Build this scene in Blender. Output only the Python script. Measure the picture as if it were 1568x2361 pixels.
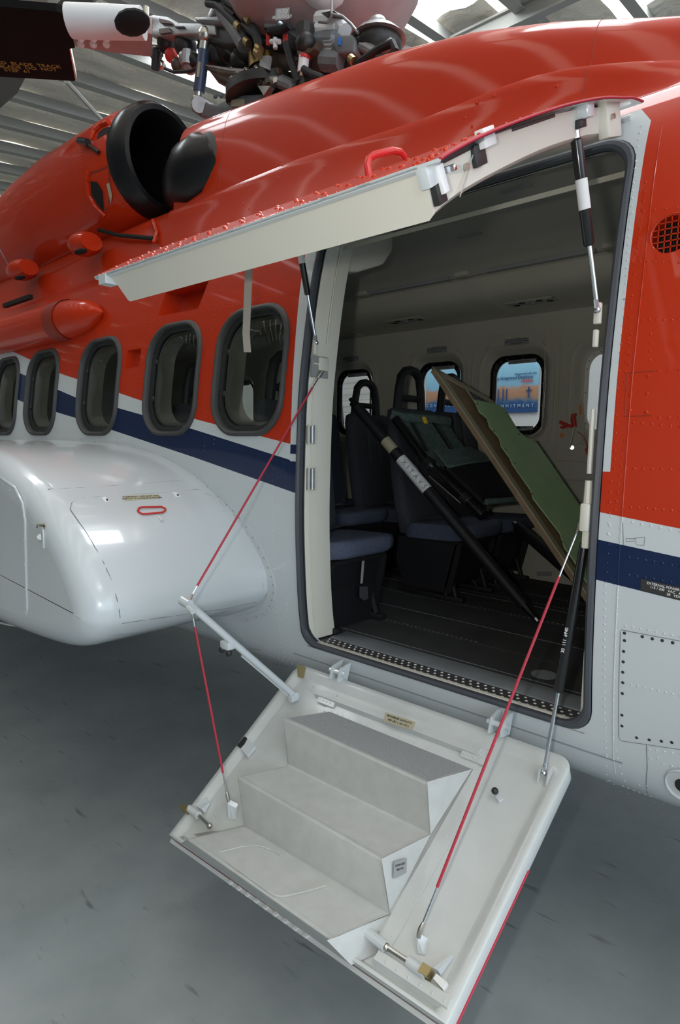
import bpy, bmesh, math, random
import numpy as np
from mathutils import Vector, Matrix
from mathutils.geometry import delaunay_2d_cdt
random.seed(7)
SC = bpy.context.scene
for o in list(bpy.data.objects): bpy.data.objects.remove(o)
COL = SC.collection
# ------------------------------------------------------------------ camera
FPX = 1430.0; PPX = np.array([784.0, 1180.5])
_v = np.array([-1614., -180., FPX]); _v /= np.linalg.norm(_v)
_w = np.array([-170., (FPX*FPX+1614*170)/180., FPX]); _w /= np.linalg.norm(_w)
_X = -_v; _Z = -_w; _Z = _Z-_X*(_Z@_X); _Z /= np.linalg.norm(_Z); _Y = np.cross(_Z, _X)
RW = np.stack([_X, _Y, _Z])                    # camera axes -> world
CAM = np.array([1.8982, -1.9, 1.7405])
cd = bpy.data.cameras.new('camera'); cam = bpy.data.objects.new('camera', cd); COL.objects.link(cam)
cd.sensor_fit = 'VERTICAL'; cd.sensor_height = 36; cd.lens = 36*FPX/2361; cd.clip_start = .05; cd.clip_end = 200
m = Matrix.Identity(4)
for i in range(3):
    m[i][0] = RW[i, 0]; m[i][1] = -RW[i, 1]; m[i][2] = -RW[i, 2]; m[i][3] = CAM[i]
cam.matrix_world = m
SC.camera = cam
# ------------------------------------------------------------------ light and exposure
w = bpy.data.worlds.new('World'); SC.world = w; w.use_nodes = True
bg = w.node_tree.nodes['Background']; bg.inputs[0].default_value = (.72, .86, 1.0, 1); bg.inputs[1].default_value = 3.3
# the photographer's flash, beside the lens of the upright camera
fd = bpy.data.lights.new('camera_flash', 'POINT'); fd.energy = 50; fd.shadow_soft_size = .03; fd.color = (1, .97, .92)
fo = bpy.data.objects.new('camera_flash', fd); COL.objects.link(fo)
fo.location = Vector(CAM)+Vector(RW[:, 0])*-.16-Vector(RW[:, 1])*.05
SC.view_settings.view_transform = 'Standard'; SC.view_settings.look = 'None'
SC.view_settings.gamma = 1; SC.view_settings.use_curve_mapping = False
SC.view_settings.exposure = -0.08

def P(px, py, **k):
    """measured point: the sight line through a pixel meets a real plane X=, Y= or Z="""
    d = RW @ np.array([px-PPX[0], py-PPX[1], FPX]); a, v = list(k.items())[0]; i = 'XYZ'.index(a)
    return Vector(CAM+d*(v-CAM[i])/d[i])

# ------------------------------------------------------------------ materials
MATS = {}
def M(name, col=(.5, .5, .5), rough=.5, metal=0., coat=0., noise=0., nscale=30, bump=0., bscale=200, spec=.5):
    if name in MATS: return MATS[name]
    mt = bpy.data.materials.new(name); mt.use_nodes = True; nt = mt.node_tree; b = nt.nodes['Principled BSDF']
    b.inputs['Base Color'].default_value = (*col, 1); b.inputs['Roughness'].default_value = rough
    b.inputs['Metallic'].default_value = metal; b.inputs['Coat Weight'].default_value = coat
    b.inputs['Coat Roughness'].default_value = .09 if 'red' in name else .05; b.inputs['Specular IOR Level'].default_value = spec
    if noise or bump:
        tc = nt.nodes.new('ShaderNodeNewGeometry')
        if noise:
            n = nt.nodes.new('ShaderNodeTexNoise'); n.inputs['Scale'].default_value = nscale; n.inputs['Detail'].default_value = 5
            nt.links.new(tc.outputs['Position'], n.inputs['Vector'])
            mx = nt.nodes.new('ShaderNodeMix'); mx.data_type = 'RGBA'; mx.blend_type = 'MULTIPLY'
            cr = nt.nodes.new('ShaderNodeValToRGB')
            cr.color_ramp.elements[0].color = (1-noise,)*3+(1,); cr.color_ramp.elements[1].color = (1, 1, 1, 1)
            cr.color_ramp.elements[0].position = .35; cr.color_ramp.elements[1].position = .65
            nt.links.new(n.outputs['Fac'], cr.inputs[0])
            mx.inputs[0].default_value = 1; mx.inputs[6].default_value = (*col, 1)
            nt.links.new(cr.outputs[0], mx.inputs[7]); nt.links.new(mx.outputs[2], b.inputs['Base Color'])
        if bump:
            n2 = nt.nodes.new('ShaderNodeTexNoise'); n2.inputs['Scale'].default_value = bscale
            nt.links.new(tc.outputs['Position'], n2.inputs['Vector'])
            bp = nt.nodes.new('ShaderNodeBump'); bp.inputs['Strength'].default_value = bump; bp.inputs['Distance'].default_value = .002
            nt.links.new(n2.outputs['Fac'], bp.inputs['Height']); nt.links.new(bp.outputs[0], b.inputs['Normal'])
    MATS[name] = mt; return mt
RED = (.50, .027, .002); WHITE = (.58, .62, .635); BLUE = (.002, .014, .062)
M('red_paint', RED, .55, coat=.5, noise=.04, nscale=2, bump=.03, bscale=6, spec=.15)
M('white_paint', WHITE, .22, coat=.5, noise=.03, nscale=3)
M('door_white', (.56, .585, .575), .32, coat=.2, noise=.07, nscale=9, bump=.1, bscale=300)
M('tread_grey', (.36, .37, .375), .75, noise=.12, nscale=120, bump=.5, bscale=900)
M('tread_white', (.52, .535, .52), .55, noise=.08, nscale=20, bump=.3, bscale=700)
M('cream', (.66, .64, .56), .45, noise=.03, nscale=5)
M('cream_liner', (.50, .475, .39), .6, noise=.05, nscale=4, bump=.15, bscale=400)
M('ceiling_grey', (.40, .385, .34), .5, noise=.04, nscale=4)
M('gasket', (.062, .068, .080), .45)
M('stencil_yellow', (.30, .22, .04), .6)
M('rubber', (.018, .019, .020), .5)
M('rubber_grey', (.045, .046, .045), .6)
M('gloss_black', (.008, .008, .009), .22, coat=.3)
M('satin_black', (.006, .006, .007), .30, spec=.35)
M('matt_black', (.008, .008, .010), .6)
M('fabric_navy', (.085, .105, .16), .95, noise=.35, nscale=160, bump=.6, bscale=500)
M('fabric_dark', (.05, .053, .065), .95, noise=.3, nscale=120, bump=.6, bscale=500)
M('belt', (.045, .048, .052), .8)
M('canvas_green', (.09, .14, .125), .85, noise=.3, nscale=40, bump=.5, bscale=120)
M('steel', (.55, .53, .48), .3, metal=1)
M('chrome', (.7, .72, .75), .12, metal=1)
M('aluminium', (.45, .46, .47), .45, metal=.8, noise=.2, nscale=30)
M('grey_paint', (.17, .18, .19), .5, noise=.2, nscale=15)
M('blade_black', (.005, .0045, .0045), .7, spec=.1)
M('hub_dark', (.020, .019, .018), .45, noise=.4, nscale=20)
M('hub_brown', (.10, .065, .045), .5, noise=.4, nscale=20)
M('pink_primer', (.36, .24, .23), .45, noise=.15, nscale=8)
M('bronze', (.40, .26, .09), .3, metal=1)
M('brass', (.45, .36, .18), .35, metal=1)
M('placard_gold', (.42, .38, .26), .5)
M('placard_black', (.03, .028, .026), .5)
M('placard_grey', (.28, .29, .29), .5)
M('ink', (.02, .02, .02), .7)
M('print_white', (.75, .75, .75), .6)
M('print_red', (.55, .03, .02), .6)
M('print_navy', (.01, .06, .18), .6)
M('orange', (.75, .26, .08), .6)
M('cable_red', (.42, .022, .045), .45)
M('handle_red', (.55, .02, .02), .3)
M('green_panel', (.48, .72, .38), .6, noise=.1, nscale=8)
M('plywood', (.30, .21, .125), .6, noise=.2, nscale=12)
M('cabin_carpet', (.045, .046, .048), .9, noise=.3, nscale=7, bump=.5, bscale=300)
M('sill_strip', (.24, .26, .28), .55, noise=.2, nscale=8)
M('track_metal', (.10, .10, .10), .5, metal=.5)
M('yellow', (.7, .45, .03), .5)
M('strap', (.36, .33, .28), .85, bump=.4, bscale=600)
M('purlin', (.30, .30, .28), .6)
M('beam', (.11, .105, .10), .6)
M('hangar_wall', (.50, .52, .52), .8, noise=.1, nscale=1)
M('front_wall', (.22, .24, .23), .8, noise=.2, nscale=.6)
M('shutter', (.42, .43, .42), .5)
M('carpet_print', (.3, .4, .5), .6)
M('dark_hole', (.006, .005, .005), .9)
M('seam', (.22, .24, .25), .6)
M('seam_red', (.26, .02, .008), .6)
M('blue_mark', (.02, .16, .55), .5)
M('link_blue', (.05, .07, .13), .35)
M('rope', (.30, .29, .27), .8)

def glass(name, tint, gl):
    mt = bpy.data.materials.new(name); mt.use_nodes = True; nt = mt.node_tree; nt.nodes.clear()
    out = nt.nodes.new('ShaderNodeOutputMaterial'); mx = nt.nodes.new('ShaderNodeMixShader')
    t = nt.nodes.new('ShaderNodeBsdfTransparent'); t.inputs[0].default_value = (*tint, 1)
    g = nt.nodes.new('ShaderNodeBsdfGlossy'); g.inputs['Roughness'].default_value = .03
    lw = nt.nodes.new('ShaderNodeFresnel'); lw.inputs['IOR'].default_value = gl
    nt.links.new(lw.outputs[0], mx.inputs[0]); nt.links.new(t.outputs[0], mx.inputs[1]); nt.links.new(g.outputs[0], mx.inputs[2])
    nt.links.new(mx.outputs[0], out.inputs[0]); MATS[name] = mt
glass('pane_glass', (.80, .84, .82), 1.3)
glass('pane_clear', (.85, .88, .88), 1.2)

def livery():
    mt = bpy.data.materials.new('livery_paint'); mt.use_nodes = True; nt = mt.node_tree; L = nt.links
    b = nt.nodes['Principled BSDF']; b.inputs['Roughness'].default_value = .5; b.inputs['Specular IOR Level'].default_value = .2
    b.inputs['Coat Weight'].default_value = .55; b.inputs['Coat Roughness'].default_value = .05
    g = nt.nodes.new('ShaderNodeNewGeometry'); s = nt.nodes.new('ShaderNodeSeparateXYZ'); L.new(g.outputs['Position'], s.inputs[0])
    X, Z = s.outputs[0], s.outputs[2]
    def mth(op, a, c=None):
        n = nt.nodes.new('ShaderNodeMath'); n.operation = op
        for i, v in enumerate((a, c)):
            if v is None: continue
            if isinstance(v, (int, float)): n.inputs[i].default_value = v
            else: L.new(v, n.inputs[i])
        return n.outputs[0]
    xn = mth('DIVIDE', mth('ADD', X, 7.0), 10.0)
    def curve(pts):            # height of a livery line along the body
        cr = nt.nodes.new('ShaderNodeValToRGB'); e = cr.color_ramp.elements
        for i, (x, z) in enumerate(pts):
            if i == 0: e.remove(e[1]); e[0].position = (x+7)/10; q = e[0]
            else: q = e.new((x+7)/10)
            q.color = ((z-1)/2.5,)*3+(1,)
        L.new(xn, cr.inputs[0])
        sp = nt.nodes.new('ShaderNodeSeparateColor'); L.new(cr.outputs[0], sp.inputs[0])
        return mth('ADD', mth('MULTIPLY', sp.outputs[0], 2.5), 1.0)
    zr = curve([(-6.9, 3.35), (-3.28, 2.421), (-2.3, 2.173), (-1.54, 2.018), (-.75, 1.850), (-.015, 1.727), (1.25, 1.550), (1.47, 1.522), (2.9, 1.40)])
    zb = curve([(-6.9, 3.1), (-2.9, 2.20), (-2.03, 2.0), (-1.54, 1.93), (-.77, 1.80), (-.015, 1.657), (1.242, 1.469), (1.479, 1.443), (2.9, 1.33)])
    zc = curve([(-6.9, 2.9), (-2.95, 2.017), (-2.04, 1.876), (-.77, 1.66), (-.013, 1.522), (1.249, 1.347), (1.487, 1.323), (2.9, 1.21)])
    isred = mth('GREATER_THAN', Z, zr)
    isblue = mth('MULTIPLY', mth('LESS_THAN', Z, zb), mth('GREATER_THAN', Z, zc))
    # white door surround
    er = mth('SUBTRACT', 1.283, mth('MULTIPLY', mth('MAXIMUM', mth('SUBTRACT', Z, 2.69), 0), .7))
    sr = mth('MULTIPLY', mth('MULTIPLY', mth('LESS_THAN', X, er), mth('GREATER_THAN', X, 1.0)), mth('GREATER_THAN', Z, 1.668))
    el = mth('SUBTRACT', -.06, mth('MULTIPLY', mth('MAXIMUM', mth('SUBTRACT', Z, 1.9), 0), .05))
    sl = mth('MULTIPLY', mth('MULTIPLY', mth('GREATER_THAN', X, el), mth('LESS_THAN', X, .3)), mth('LESS_THAN', Z, 2.70))
    top = mth('MULTIPLY', mth('MULTIPLY', mth('GREATER_THAN', X, .1), mth('LESS_THAN', X, 1.245)), mth('MULTIPLY', mth('GREATER_THAN', Z, 2.60), mth('LESS_THAN', Z, 2.76)))
    surround = mth('MAXIMUM', mth('MAXIMUM', mth('MULTIPLY', sr, mth('LESS_THAN', Z, 2.76)), sl), top)
    bl2 = mth('MULTIPLY', mth('MULTIPLY', sl, mth('GREATER_THAN', Z, 1.692)), mth('LESS_THAN', Z, 1.732))
    red2 = mth('MULTIPLY', isred, mth('SUBTRACT', 1.0, surround))
    blue2 = mth('MAXIMUM', mth('MULTIPLY', isblue, mth('SUBTRACT', 1.0, mth('MULTIPLY', surround, mth('GREATER_THAN', Z, 1.66)))), bl2)
    m1 = nt.nodes.new('ShaderNodeMix'); m1.data_type = 'RGBA'; m1.inputs[6].default_value = (*WHITE, 1); m1.inputs[7].default_value = (*RED, 1); L.new(red2, m1.inputs[0])
    m2 = nt.nodes.new('ShaderNodeMix'); m2.data_type = 'RGBA'; m2.inputs[7].default_value = (*BLUE, 1); L.new(m1.outputs[2], m2.inputs[6]); L.new(blue2, m2.inputs[0])
    L.new(m2.outputs[2], b.inputs['Base Color'])
    n2 = nt.nodes.new('ShaderNodeTexNoise'); n2.inputs['Scale'].default_value = 5; L.new(g.outputs['Position'], n2.inputs['Vector'])
    bp = nt.nodes.new('ShaderNodeBump'); bp.inputs['Strength'].default_value = .12; bp.inputs['Distance'].default_value = .01
    L.new(n2.outputs['Fac'], bp.inputs['Height']); L.new(bp.outputs[0], b.inputs['Normal'])
    MATS['livery'] = mt
livery()

def concrete():
    mt = bpy.data.materials.new('polished_concrete'); mt.use_nodes = True; nt = mt.node_tree; L = nt.links; b = nt.nodes['Principled BSDF']
    g = nt.nodes.new('ShaderNodeNewGeometry')
    n = nt.nodes.new('ShaderNodeTexNoise'); n.inputs['Scale'].default_value = 1.3; n.inputs['Detail'].default_value = 8; n.inputs['Roughness'].default_value = .65
    L.new(g.outputs['Position'], n.inputs['Vector'])
    cr = nt.nodes.new('ShaderNodeValToRGB'); e = cr.color_ramp.elements
    e[0].position = .3; e[0].color = (.19, .215, .22, 1); e[1].position = .7; e[1].color = (.31, .335, .335, 1)
    L.new(n.outputs['Fac'], cr.inputs[0])
    mp = nt.nodes.new('ShaderNodeMapping'); mp.inputs['Rotation'].default_value = (0, 0, .5); mp.inputs['Scale'].default_value = (1, 6, 1); L.new(g.outputs['Position'], mp.inputs[0])
    n3 = nt.nodes.new('ShaderNodeTexNoise'); n3.inputs['Scale'].default_value = 4; n3.inputs['Detail'].default_value = 6; L.new(mp.outputs[0], n3.inputs['Vector'])
    c3 = nt.nodes.new('ShaderNodeValToRGB'); c3.color_ramp.elements[0].position = .27; c3.color_ramp.elements[0].color = (.35, .35, .36, 1); c3.color_ramp.elements[1].position = .36; c3.color_ramp.elements[1].color = (1, 1, 1, 1)
    L.new(n3.outputs['Fac'], c3.inputs[0])
    mx = nt.nodes.new('ShaderNodeMix'); mx.data_type = 'RGBA'; mx.blend_type = 'MULTIPLY'; mx.inputs[0].default_value = .8
    L.new(cr.outputs[0], mx.inputs[6]); L.new(c3.outputs[0], mx.inputs[7]); L.new(mx.outputs[2], b.inputs['Base Color'])
    r = nt.nodes.new('ShaderNodeMapRange'); r.inputs[3].default_value = .28; r.inputs[4].default_value = .5; L.new(n.outputs['Fac'], r.inputs[0]); L.new(r.outputs[0], b.inputs['Roughness'])
    MATS['concrete'] = mt
concrete()
def foil():
    mt = bpy.data.materials.new('roof_foil'); mt.use_nodes = True; nt = mt.node_tree; L = nt.links; b = nt.nodes['Principled BSDF']
    b.inputs['Base Color'].default_value = (.78, .74, .66, 1); b.inputs['Metallic'].default_value = .15; b.inputs['Roughness'].default_value = .4
    g = nt.nodes.new('ShaderNodeNewGeometry')
    n = nt.nodes.new('ShaderNodeTexNoise'); n.inputs['Scale'].default_value = 2.2; n.inputs['Detail'].default_value = 6; L.new(g.outputs['Position'], n.inputs['Vector'])
    bp = nt.nodes.new('ShaderNodeBump'); bp.inputs['Strength'].default_value = .9; bp.inputs['Distance'].default_value = .25
    L.new(n.outputs['Fac'], bp.inputs['Height']); L.new(bp.outputs[0], b.inputs['Normal'])
    MATS['roof_foil'] = mt
foil()
def emit(name, col, st):
    mt = bpy.data.materials.new(name); mt.use_nodes = True; b = mt.node_tree.nodes['Principled BSDF']
    b.inputs['Base Color'].default_value = (.8, .8, .8, 1); b.inputs['Emission Color'].default_value = (*col, 1); b.inputs['Emission Strength'].default_value = st
    MATS[name] = mt
emit('foil_glow', (1, .93, .80), 2.2)  # added emission standing in for light reflected by the roof foil
emit('skylight', (.93, .97, 1), 14.0)
def poster():
    """printed banner picture: sky, brown rig and hill, sea, blue band, by height and noise"""
    mt = bpy.data.materials.new('banner_print'); mt.use_nodes = True; nt = mt.node_tree; L = nt.links; b = nt.nodes['Principled BSDF']; b.inputs['Roughness'].default_value = .5
    g = nt.nodes.new('ShaderNodeNewGeometry'); s = nt.nodes.new('ShaderNodeSeparateXYZ'); L.new(g.outputs['Position'], s.inputs[0])
    n = nt.nodes.new('ShaderNodeTexNoise'); n.inputs['Scale'].default_value = 6; n.inputs['Detail'].default_value = 6; L.new(g.outputs['Position'], n.inputs['Vector'])
    a = nt.nodes.new('ShaderNodeMath'); a.operation = 'MULTIPLY_ADD'; a.inputs[1].default_value = .16; L.new(n.outputs['Fac'], a.inputs[0]); L.new(s.outputs[2], a.inputs[2])
    mr = nt.nodes.new('ShaderNodeMapRange'); mr.inputs[1].default_value = 2.27; mr.inputs[2].default_value = 3.27; L.new(a.outputs[0], mr.inputs[0])
    cr = nt.nodes.new('ShaderNodeValToRGB'); e = cr.color_ramp.elements; cr.color_ramp.interpolation = 'LINEAR'
    st = [(0, (.01, .05, .16)), (.2, (.01, .06, .18)), (.24, (.05, .12, .2)), (.30, (.30, .17, .10)), (.42, (.38, .22, .14)), (.47, (.18, .38, .52)), (.75, (.25, .52, .68)), (1, (.55, .68, .75))]
    for i, (p, c) in enumerate(st):
        if i == 0: e.remove(e[1]); e[0].position = p; q = e[0]
        else: q = e.new(p)
        q.color = (*c, 1)
    L.new(mr.outputs[0], cr.inputs[0]); L.new(cr.outputs[0], b.inputs['Base Color']); MATS['banner'] = mt
poster()

# ------------------------------------------------------------------ object helpers
ORG = {}
def thing(name, label, cat, loc=(0, 0, 0), group=None, kind=None):
    o = bpy.data.objects.new(name, None); COL.objects.link(o); o.location = loc; o.empty_display_size = .1
    o['label'] = label; o['category'] = cat
    if group: o['group'] = group
    if kind: o['kind'] = kind
    ORG[o.name] = Vector(loc); return o
class B:
    def __init__(s): s.v = []; s.f = []
    def add(s, vs, fs):
        k = len(s.v); s.v += [Vector(q) for q in vs]; s.f += [tuple(i+k for i in q) for q in fs]; return s
    def box(s, c, d, rot=None, bev=0):
        c = Vector(c); x, y, z = [q/2 for q in d]
        if bev:
            bm = bmesh.new(); bmesh.ops.create_cube(bm, size=1)
            for q in bm.verts: q.co = Vector((q.co.x*d[0], q.co.y*d[1], q.co.z*d[2]))
            bmesh.ops.bevel(bm, geom=bm.edges[:]+bm.verts[:], offset=min(bev, min(d)*.45), segments=2, profile=.5, affect='EDGES')
            bm.verts.index_update()
            vs = [q.co.copy() for q in bm.verts]; fs = [[q.index for q in f.verts] for f in bm.faces]; bm.free()
        else:
            vs = [Vector(q) for q in ((-x,-y,-z),(x,-y,-z),(x,y,-z),(-x,y,-z),(-x,-y,z),(x,-y,z),(x,y,z),(-x,y,z))]
            fs = [(0,3,2,1),(4,5,6,7),(0,1,5,4),(1,2,6,5),(2,3,7,6),(3,0,4,7)]
        if rot is not None: vs = [rot @ q for q in vs]
        return s.add([q+c for q in vs], fs)
    def tube(s, path, r, seg=8, cap=True, flat=1):
        path = [Vector(q) for q in path]; n = len(path); rs = r if isinstance(r, (list, tuple)) else [r]*n
        rings = []; up = None
        for i in range(n):
            t = (path[min(i+1, n-1)]-path[max(i-1, 0)])
            t = t.normalized() if t.length > 1e-9 else Vector((0, 0, 1))
            if up is None:
                up = Vector((0, 0, 1)) if abs(t.z) < .9 else Vector((1, 0, 0))
            a = t.cross(up); a.normalize(); bb = a.cross(t); bb.normalize(); up = bb
            rings.append([path[i]+a*math.cos(2*math.pi*j/seg)*rs[i]+bb*math.sin(2*math.pi*j/seg)*rs[i]*flat for j in range(seg)])
        return s.loft(rings, cap=cap)
    def loft(s, rings, close=True, cap=True):
        m_ = len(rings[0]); vs = [q for r in rings for q in r]; fs = []
        for i in range(len(rings)-1):
            for j in range(m_ if close else m_-1):
                k = (j+1) % m_; fs.append((i*m_+j, i*m_+k, (i+1)*m_+k, (i+1)*m_+j))
        if cap and close:
            fs.append(tuple(range(m_))[::-1]); fs.append(tuple(range((len(rings)-1)*m_, len(rings)*m_)))
        return s.add(vs, fs)
    def prism(s, poly, vec):
        poly = [Vector(q) for q in poly]; vec = Vector(vec); return s.loft([poly, [q+vec for q in poly]])
    def ball(s, c, r, seg=12, rings=8, rot=None):
        c = Vector(c); r = r if isinstance(r, (tuple, list)) else (r, r, r); R_ = []
        for i in range(rings+1):
            th = math.pi*(i/rings); th = min(max(th, .02), math.pi-.02)
            R_.append([Vector((math.sin(th)*math.cos(2*math.pi*j/seg)*r[0], math.sin(th)*math.sin(2*math.pi*j/seg)*r[1], math.cos(th)*r[2])) for j in range(seg)])
        if rot is not None: R_ = [[rot @ q for q in k] for k in R_]
        return s.loft([[q+c for q in k] for k in R_])
    def dome(s, c, n, r, h=.5):
        c = Vector(c); n = Vector(n).normalized(); a = n.orthogonal().normalized(); b = n.cross(a)
        vs = []
        for rr, hh in ((1, 0), (.6, h*.8)):
            vs += [c+(a*math.cos(j*math.pi/3)+b*math.sin(j*math.pi/3))*r*rr+n*hh*r for j in range(6)]
        vs.append(c+n*h*r)
        fs = [(j, (j+1) % 6, 6+(j+1) % 6, 6+j) for j in range(6)]+[(6+j, 6+(j+1) % 6, 12) for j in range(6)]
        return s.add(vs, fs)
    def make(s, name, mat, parent=None, smooth=True, kind=None, label=None, fixn=True, bevel=0, angle=35, weld=False):
        o0 = Vector((0, 0, 0))
        if parent is not None: o0 = ORG[parent.name]
        me = bpy.data.meshes.new(name); me.from_pydata([tuple(q-o0) for q in s.v], [], s.f); 
        bm = bmesh.new(); bm.from_mesh(me)
        if weld: bmesh.ops.remove_doubles(bm, verts=bm.verts, dist=1e-5)
        if bevel:
            ed = [e for e in bm.edges if len(e.link_faces) == 2 and e.calc_face_angle(0) > .35]
            bmesh.ops.bevel(bm, geom=ed, offset=bevel, segments=3, profile=.5, affect='EDGES')
        if fixn: bmesh.ops.recalc_face_normals(bm, faces=bm.faces)
        if smooth:
            for f in bm.faces: f.smooth = True
            for e in bm.edges:
                if len(e.link_faces) == 2 and e.calc_face_angle(0) > math.radians(angle): e.smooth = False
        bm.to_mesh(me); bm.free()
        me.materials.append(MATS[mat]); o = bpy.data.objects.new(name, me); COL.objects.link(o)
        if parent is not None: o.parent = parent
        ORG[o.name] = o0
        if kind: o['kind'] = kind
        if label: o['label'] = label
        return o
SPLIT = {'doubler_strip', 'fitting_pad', 'lining_joint', 'release_knob', 'jamb_fitting', 'strut_lug', 'ceiling_joint', 'ceiling_vent', 'ceiling_joint', 'decal', 'guide_rail', 'bump_stop', 'ball_end', 'end_fitting', 'root_bolt', 'anchor_bracket', 'strike_plate', 'unit_joint', 'door_hinge', 'edge_frame', 'skin_edge', 'panel_screw', 'lever_rod', 'shoulder_belt', 'strut_clevis'}
def loose(me):
    n = len(me.vertices); p = list(range(n))
    def f(a):
        while p[a] != a: p[a] = p[p[a]]; a = p[a]
        return a
    for e in me.edges: p[f(e.vertices[0])] = f(e.vertices[1])
    return len({f(i) for i in range(n)}), [f(i) for i in range(n)]
def split_parts():
    for o in list(bpy.data.objects):
        nm = o.name.split('.')[0]
        if o.type != 'MESH' or nm not in SPLIT or o.get('kind') == 'stuff': continue
        k, ids = loose(o.data)
        if k < 2 or k > 40: continue
        for j, r in enumerate(sorted(set(ids))):
            q = o if j == 0 else o.copy()
            me = o.data.copy() if j == 0 else src.copy()
            if j == 0: src = o.data
            bm = bmesh.new(); bm.from_mesh(src); bm.verts.ensure_lookup_table()
            bmesh.ops.delete(bm, geom=[bm.verts[i] for i in range(len(ids)) if ids[i] != r], context='VERTS'); bm.to_mesh(me); bm.free(); q.data = me
            if j: COL.objects.link(q)
def struct(name, b, mat, **k):
    o = b.make(name, mat, **k); o['kind'] = 'structure'; return o
def hollow(name, parent=None):
    o = bpy.data.objects.new(name, None); COL.objects.link(o); o.empty_display_size = .1
    if parent is not None: o.parent = parent; ORG[o.name] = ORG[parent.name]
    return o
def text(s, size, origin, xdir, ydir, mat, parent, name='lettering', depth=.0006, align='CENTER', spacing=1.0, up=.0012):
    cu = bpy.data.curves.new('t', 'FONT'); cu.body = s; cu.size = size; cu.extrude = depth; cu.align_x = align; cu.align_y = 'CENTER'
    cu.space_character = spacing; cu.resolution_u = 3; cu.offset = size*.012
    to = bpy.data.objects.new('t', cu); COL.objects.link(to); bpy.context.view_layer.update()
    me = bpy.data.meshes.new_from_object(to.evaluated_get(bpy.context.evaluated_depsgraph_get()))
    bpy.data.objects.remove(to); x = Vector(xdir).normalized(); z = x.cross(Vector(ydir)).normalized(); y = z.cross(x)
    o0 = ORG[parent.name] if parent is not None else Vector()
    for v in me.vertices: v.co = Vector(origin)+x*v.co.x+y*v.co.y+z*(v.co.z+up)-o0
    me.name = name; me.materials.clear(); me.materials.append(MATS[mat]); o = bpy.data.objects.new(name, me); COL.objects.link(o)
    if parent is not None: o.parent = parent
    ORG[o.name] = o0
    return o

# ------------------------------------------------------------------ fuselage shape
def catmull(pts, n=6):
    out = []; pts = [np.array(p, float) for p in pts]
    for i in range(len(pts)-1):
        p0 = pts[max(i-1, 0)]; p1 = pts[i]; p2 = pts[i+1]; p3 = pts[min(i+2, len(pts)-1)]
        for k in range(n):
            t = k/n; out.append(.5*((2*p1)+(-p0+p2)*t+(2*p0-5*p1+4*p2-p3)*t*t+(-p0+3*p1-3*p2+p3)*t**3))
    out.append(pts[-1]); return np.array(out)
PROF = catmull([(1.08, .555), (.7, .555), (.45, .56), (.32, .575), (.22, .602), (.14, .645), (.085, .69), (.05, .74), (.027, .80), (.01, .88), (-.005, .97), (-.02, 1.12),
                (-.033, 1.38), (-.032, 1.6), (-.022, 1.9), (0, 2.1), (.03, 2.3), (.062, 2.46), (.10, 2.6), (.135, 2.69), (.165, 2.745)])
_ds = np.r_[0, np.cumsum(np.hypot(*np.diff(PROF, axis=0).T))]; SMAX = _ds[-1]
def skinY(z): return float(np.interp(z, PROF[:, 1], PROF[:, 0]))
def s_of_z(z): return float(np.interp(z, PROF[:, 1], _ds))
def yz_of_s(s): return float(np.interp(s, _ds, PROF[:, 0])), float(np.interp(s, _ds, PROF[:, 1]))
def nrm_s(s):
    a = yz_of_s(max(s-.02, 0)); b = yz_of_s(min(s+.02, SMAX)); t = Vector((0, b[0]-a[0], b[1]-a[1])).normalized()
    return Vector((0, -t.z, t.y))
def skin_n(z): return nrm_s(s_of_z(z))
def S(px, py, off=0.):
    y = 0.
    for _ in range(12):
        p = P(px, py, Y=y); y = skinY(p.z)-off
    return P(px, py, Y=y)
def rrect(x0, x1, z0, z1, r, n=6, ins=0.):
    x0 += ins; x1 -= ins; z0 += ins; z1 -= ins
    rs = [max(q-ins, .01) for q in (r if isinstance(r, (list, tuple)) else [r]*4)]; out = []
    for k, (cx, cz, a0) in enumerate(((x0, z0, 180), (x1, z0, 270), (x1, z1, 0), (x0, z1, 90))):
        q = rs[k]; ccx = cx+q*(1 if k in (0, 3) else -1); ccz = cz+q*(1 if k in (0, 1) else -1)
        for i in range(n+1):
            a = math.radians(a0+90*i/n); out.append((ccx+q*math.cos(a), ccz+q*math.sin(a)))
    # subdivide long straight sides
    res = []
    for i, p in enumerate(out):
        q = out[(i+1) % len(out)]; d = math.hypot(q[0]-p[0], q[1]-p[1]); m_ = max(1, int(round((n and 1)*d/.09)))
        for k in range(m_): res.append((p[0]+(q[0]-p[0])*k/m_, p[1]+(q[1]-p[1])*k/m_))
    return res
def frame_rings(rect, steps, yf):
    """rings of one rounded rectangle at several insets/depths (same point count)"""
    base = rrect(*rect); x0, x1, z0, z1 = rect[:4]; cx = (x0+x1)/2; cz = (z0+z1)/2; hw = (x1-x0)/2; hh = (z1-z0)/2; rings = []
    for ins, d in steps:
        rings.append([Vector((cx+(x-cx)*(hw-ins)/hw, yf(cz+(z-cz)*(hh-ins)/hh)+d, cz+(z-cz)*(hh-ins)/hh)) for x, z in base])
    return rings
def inside(p, poly):
    c = False; n = len(poly)
    for i in range(n):
        a = poly[i]; b = poly[i-1]
        if (a[1] > p[1]) != (b[1] > p[1]) and p[0] < (b[0]-a[0])*(p[1]-a[1])/(b[1]-a[1])+a[0]: c = not c
    return c
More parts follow.
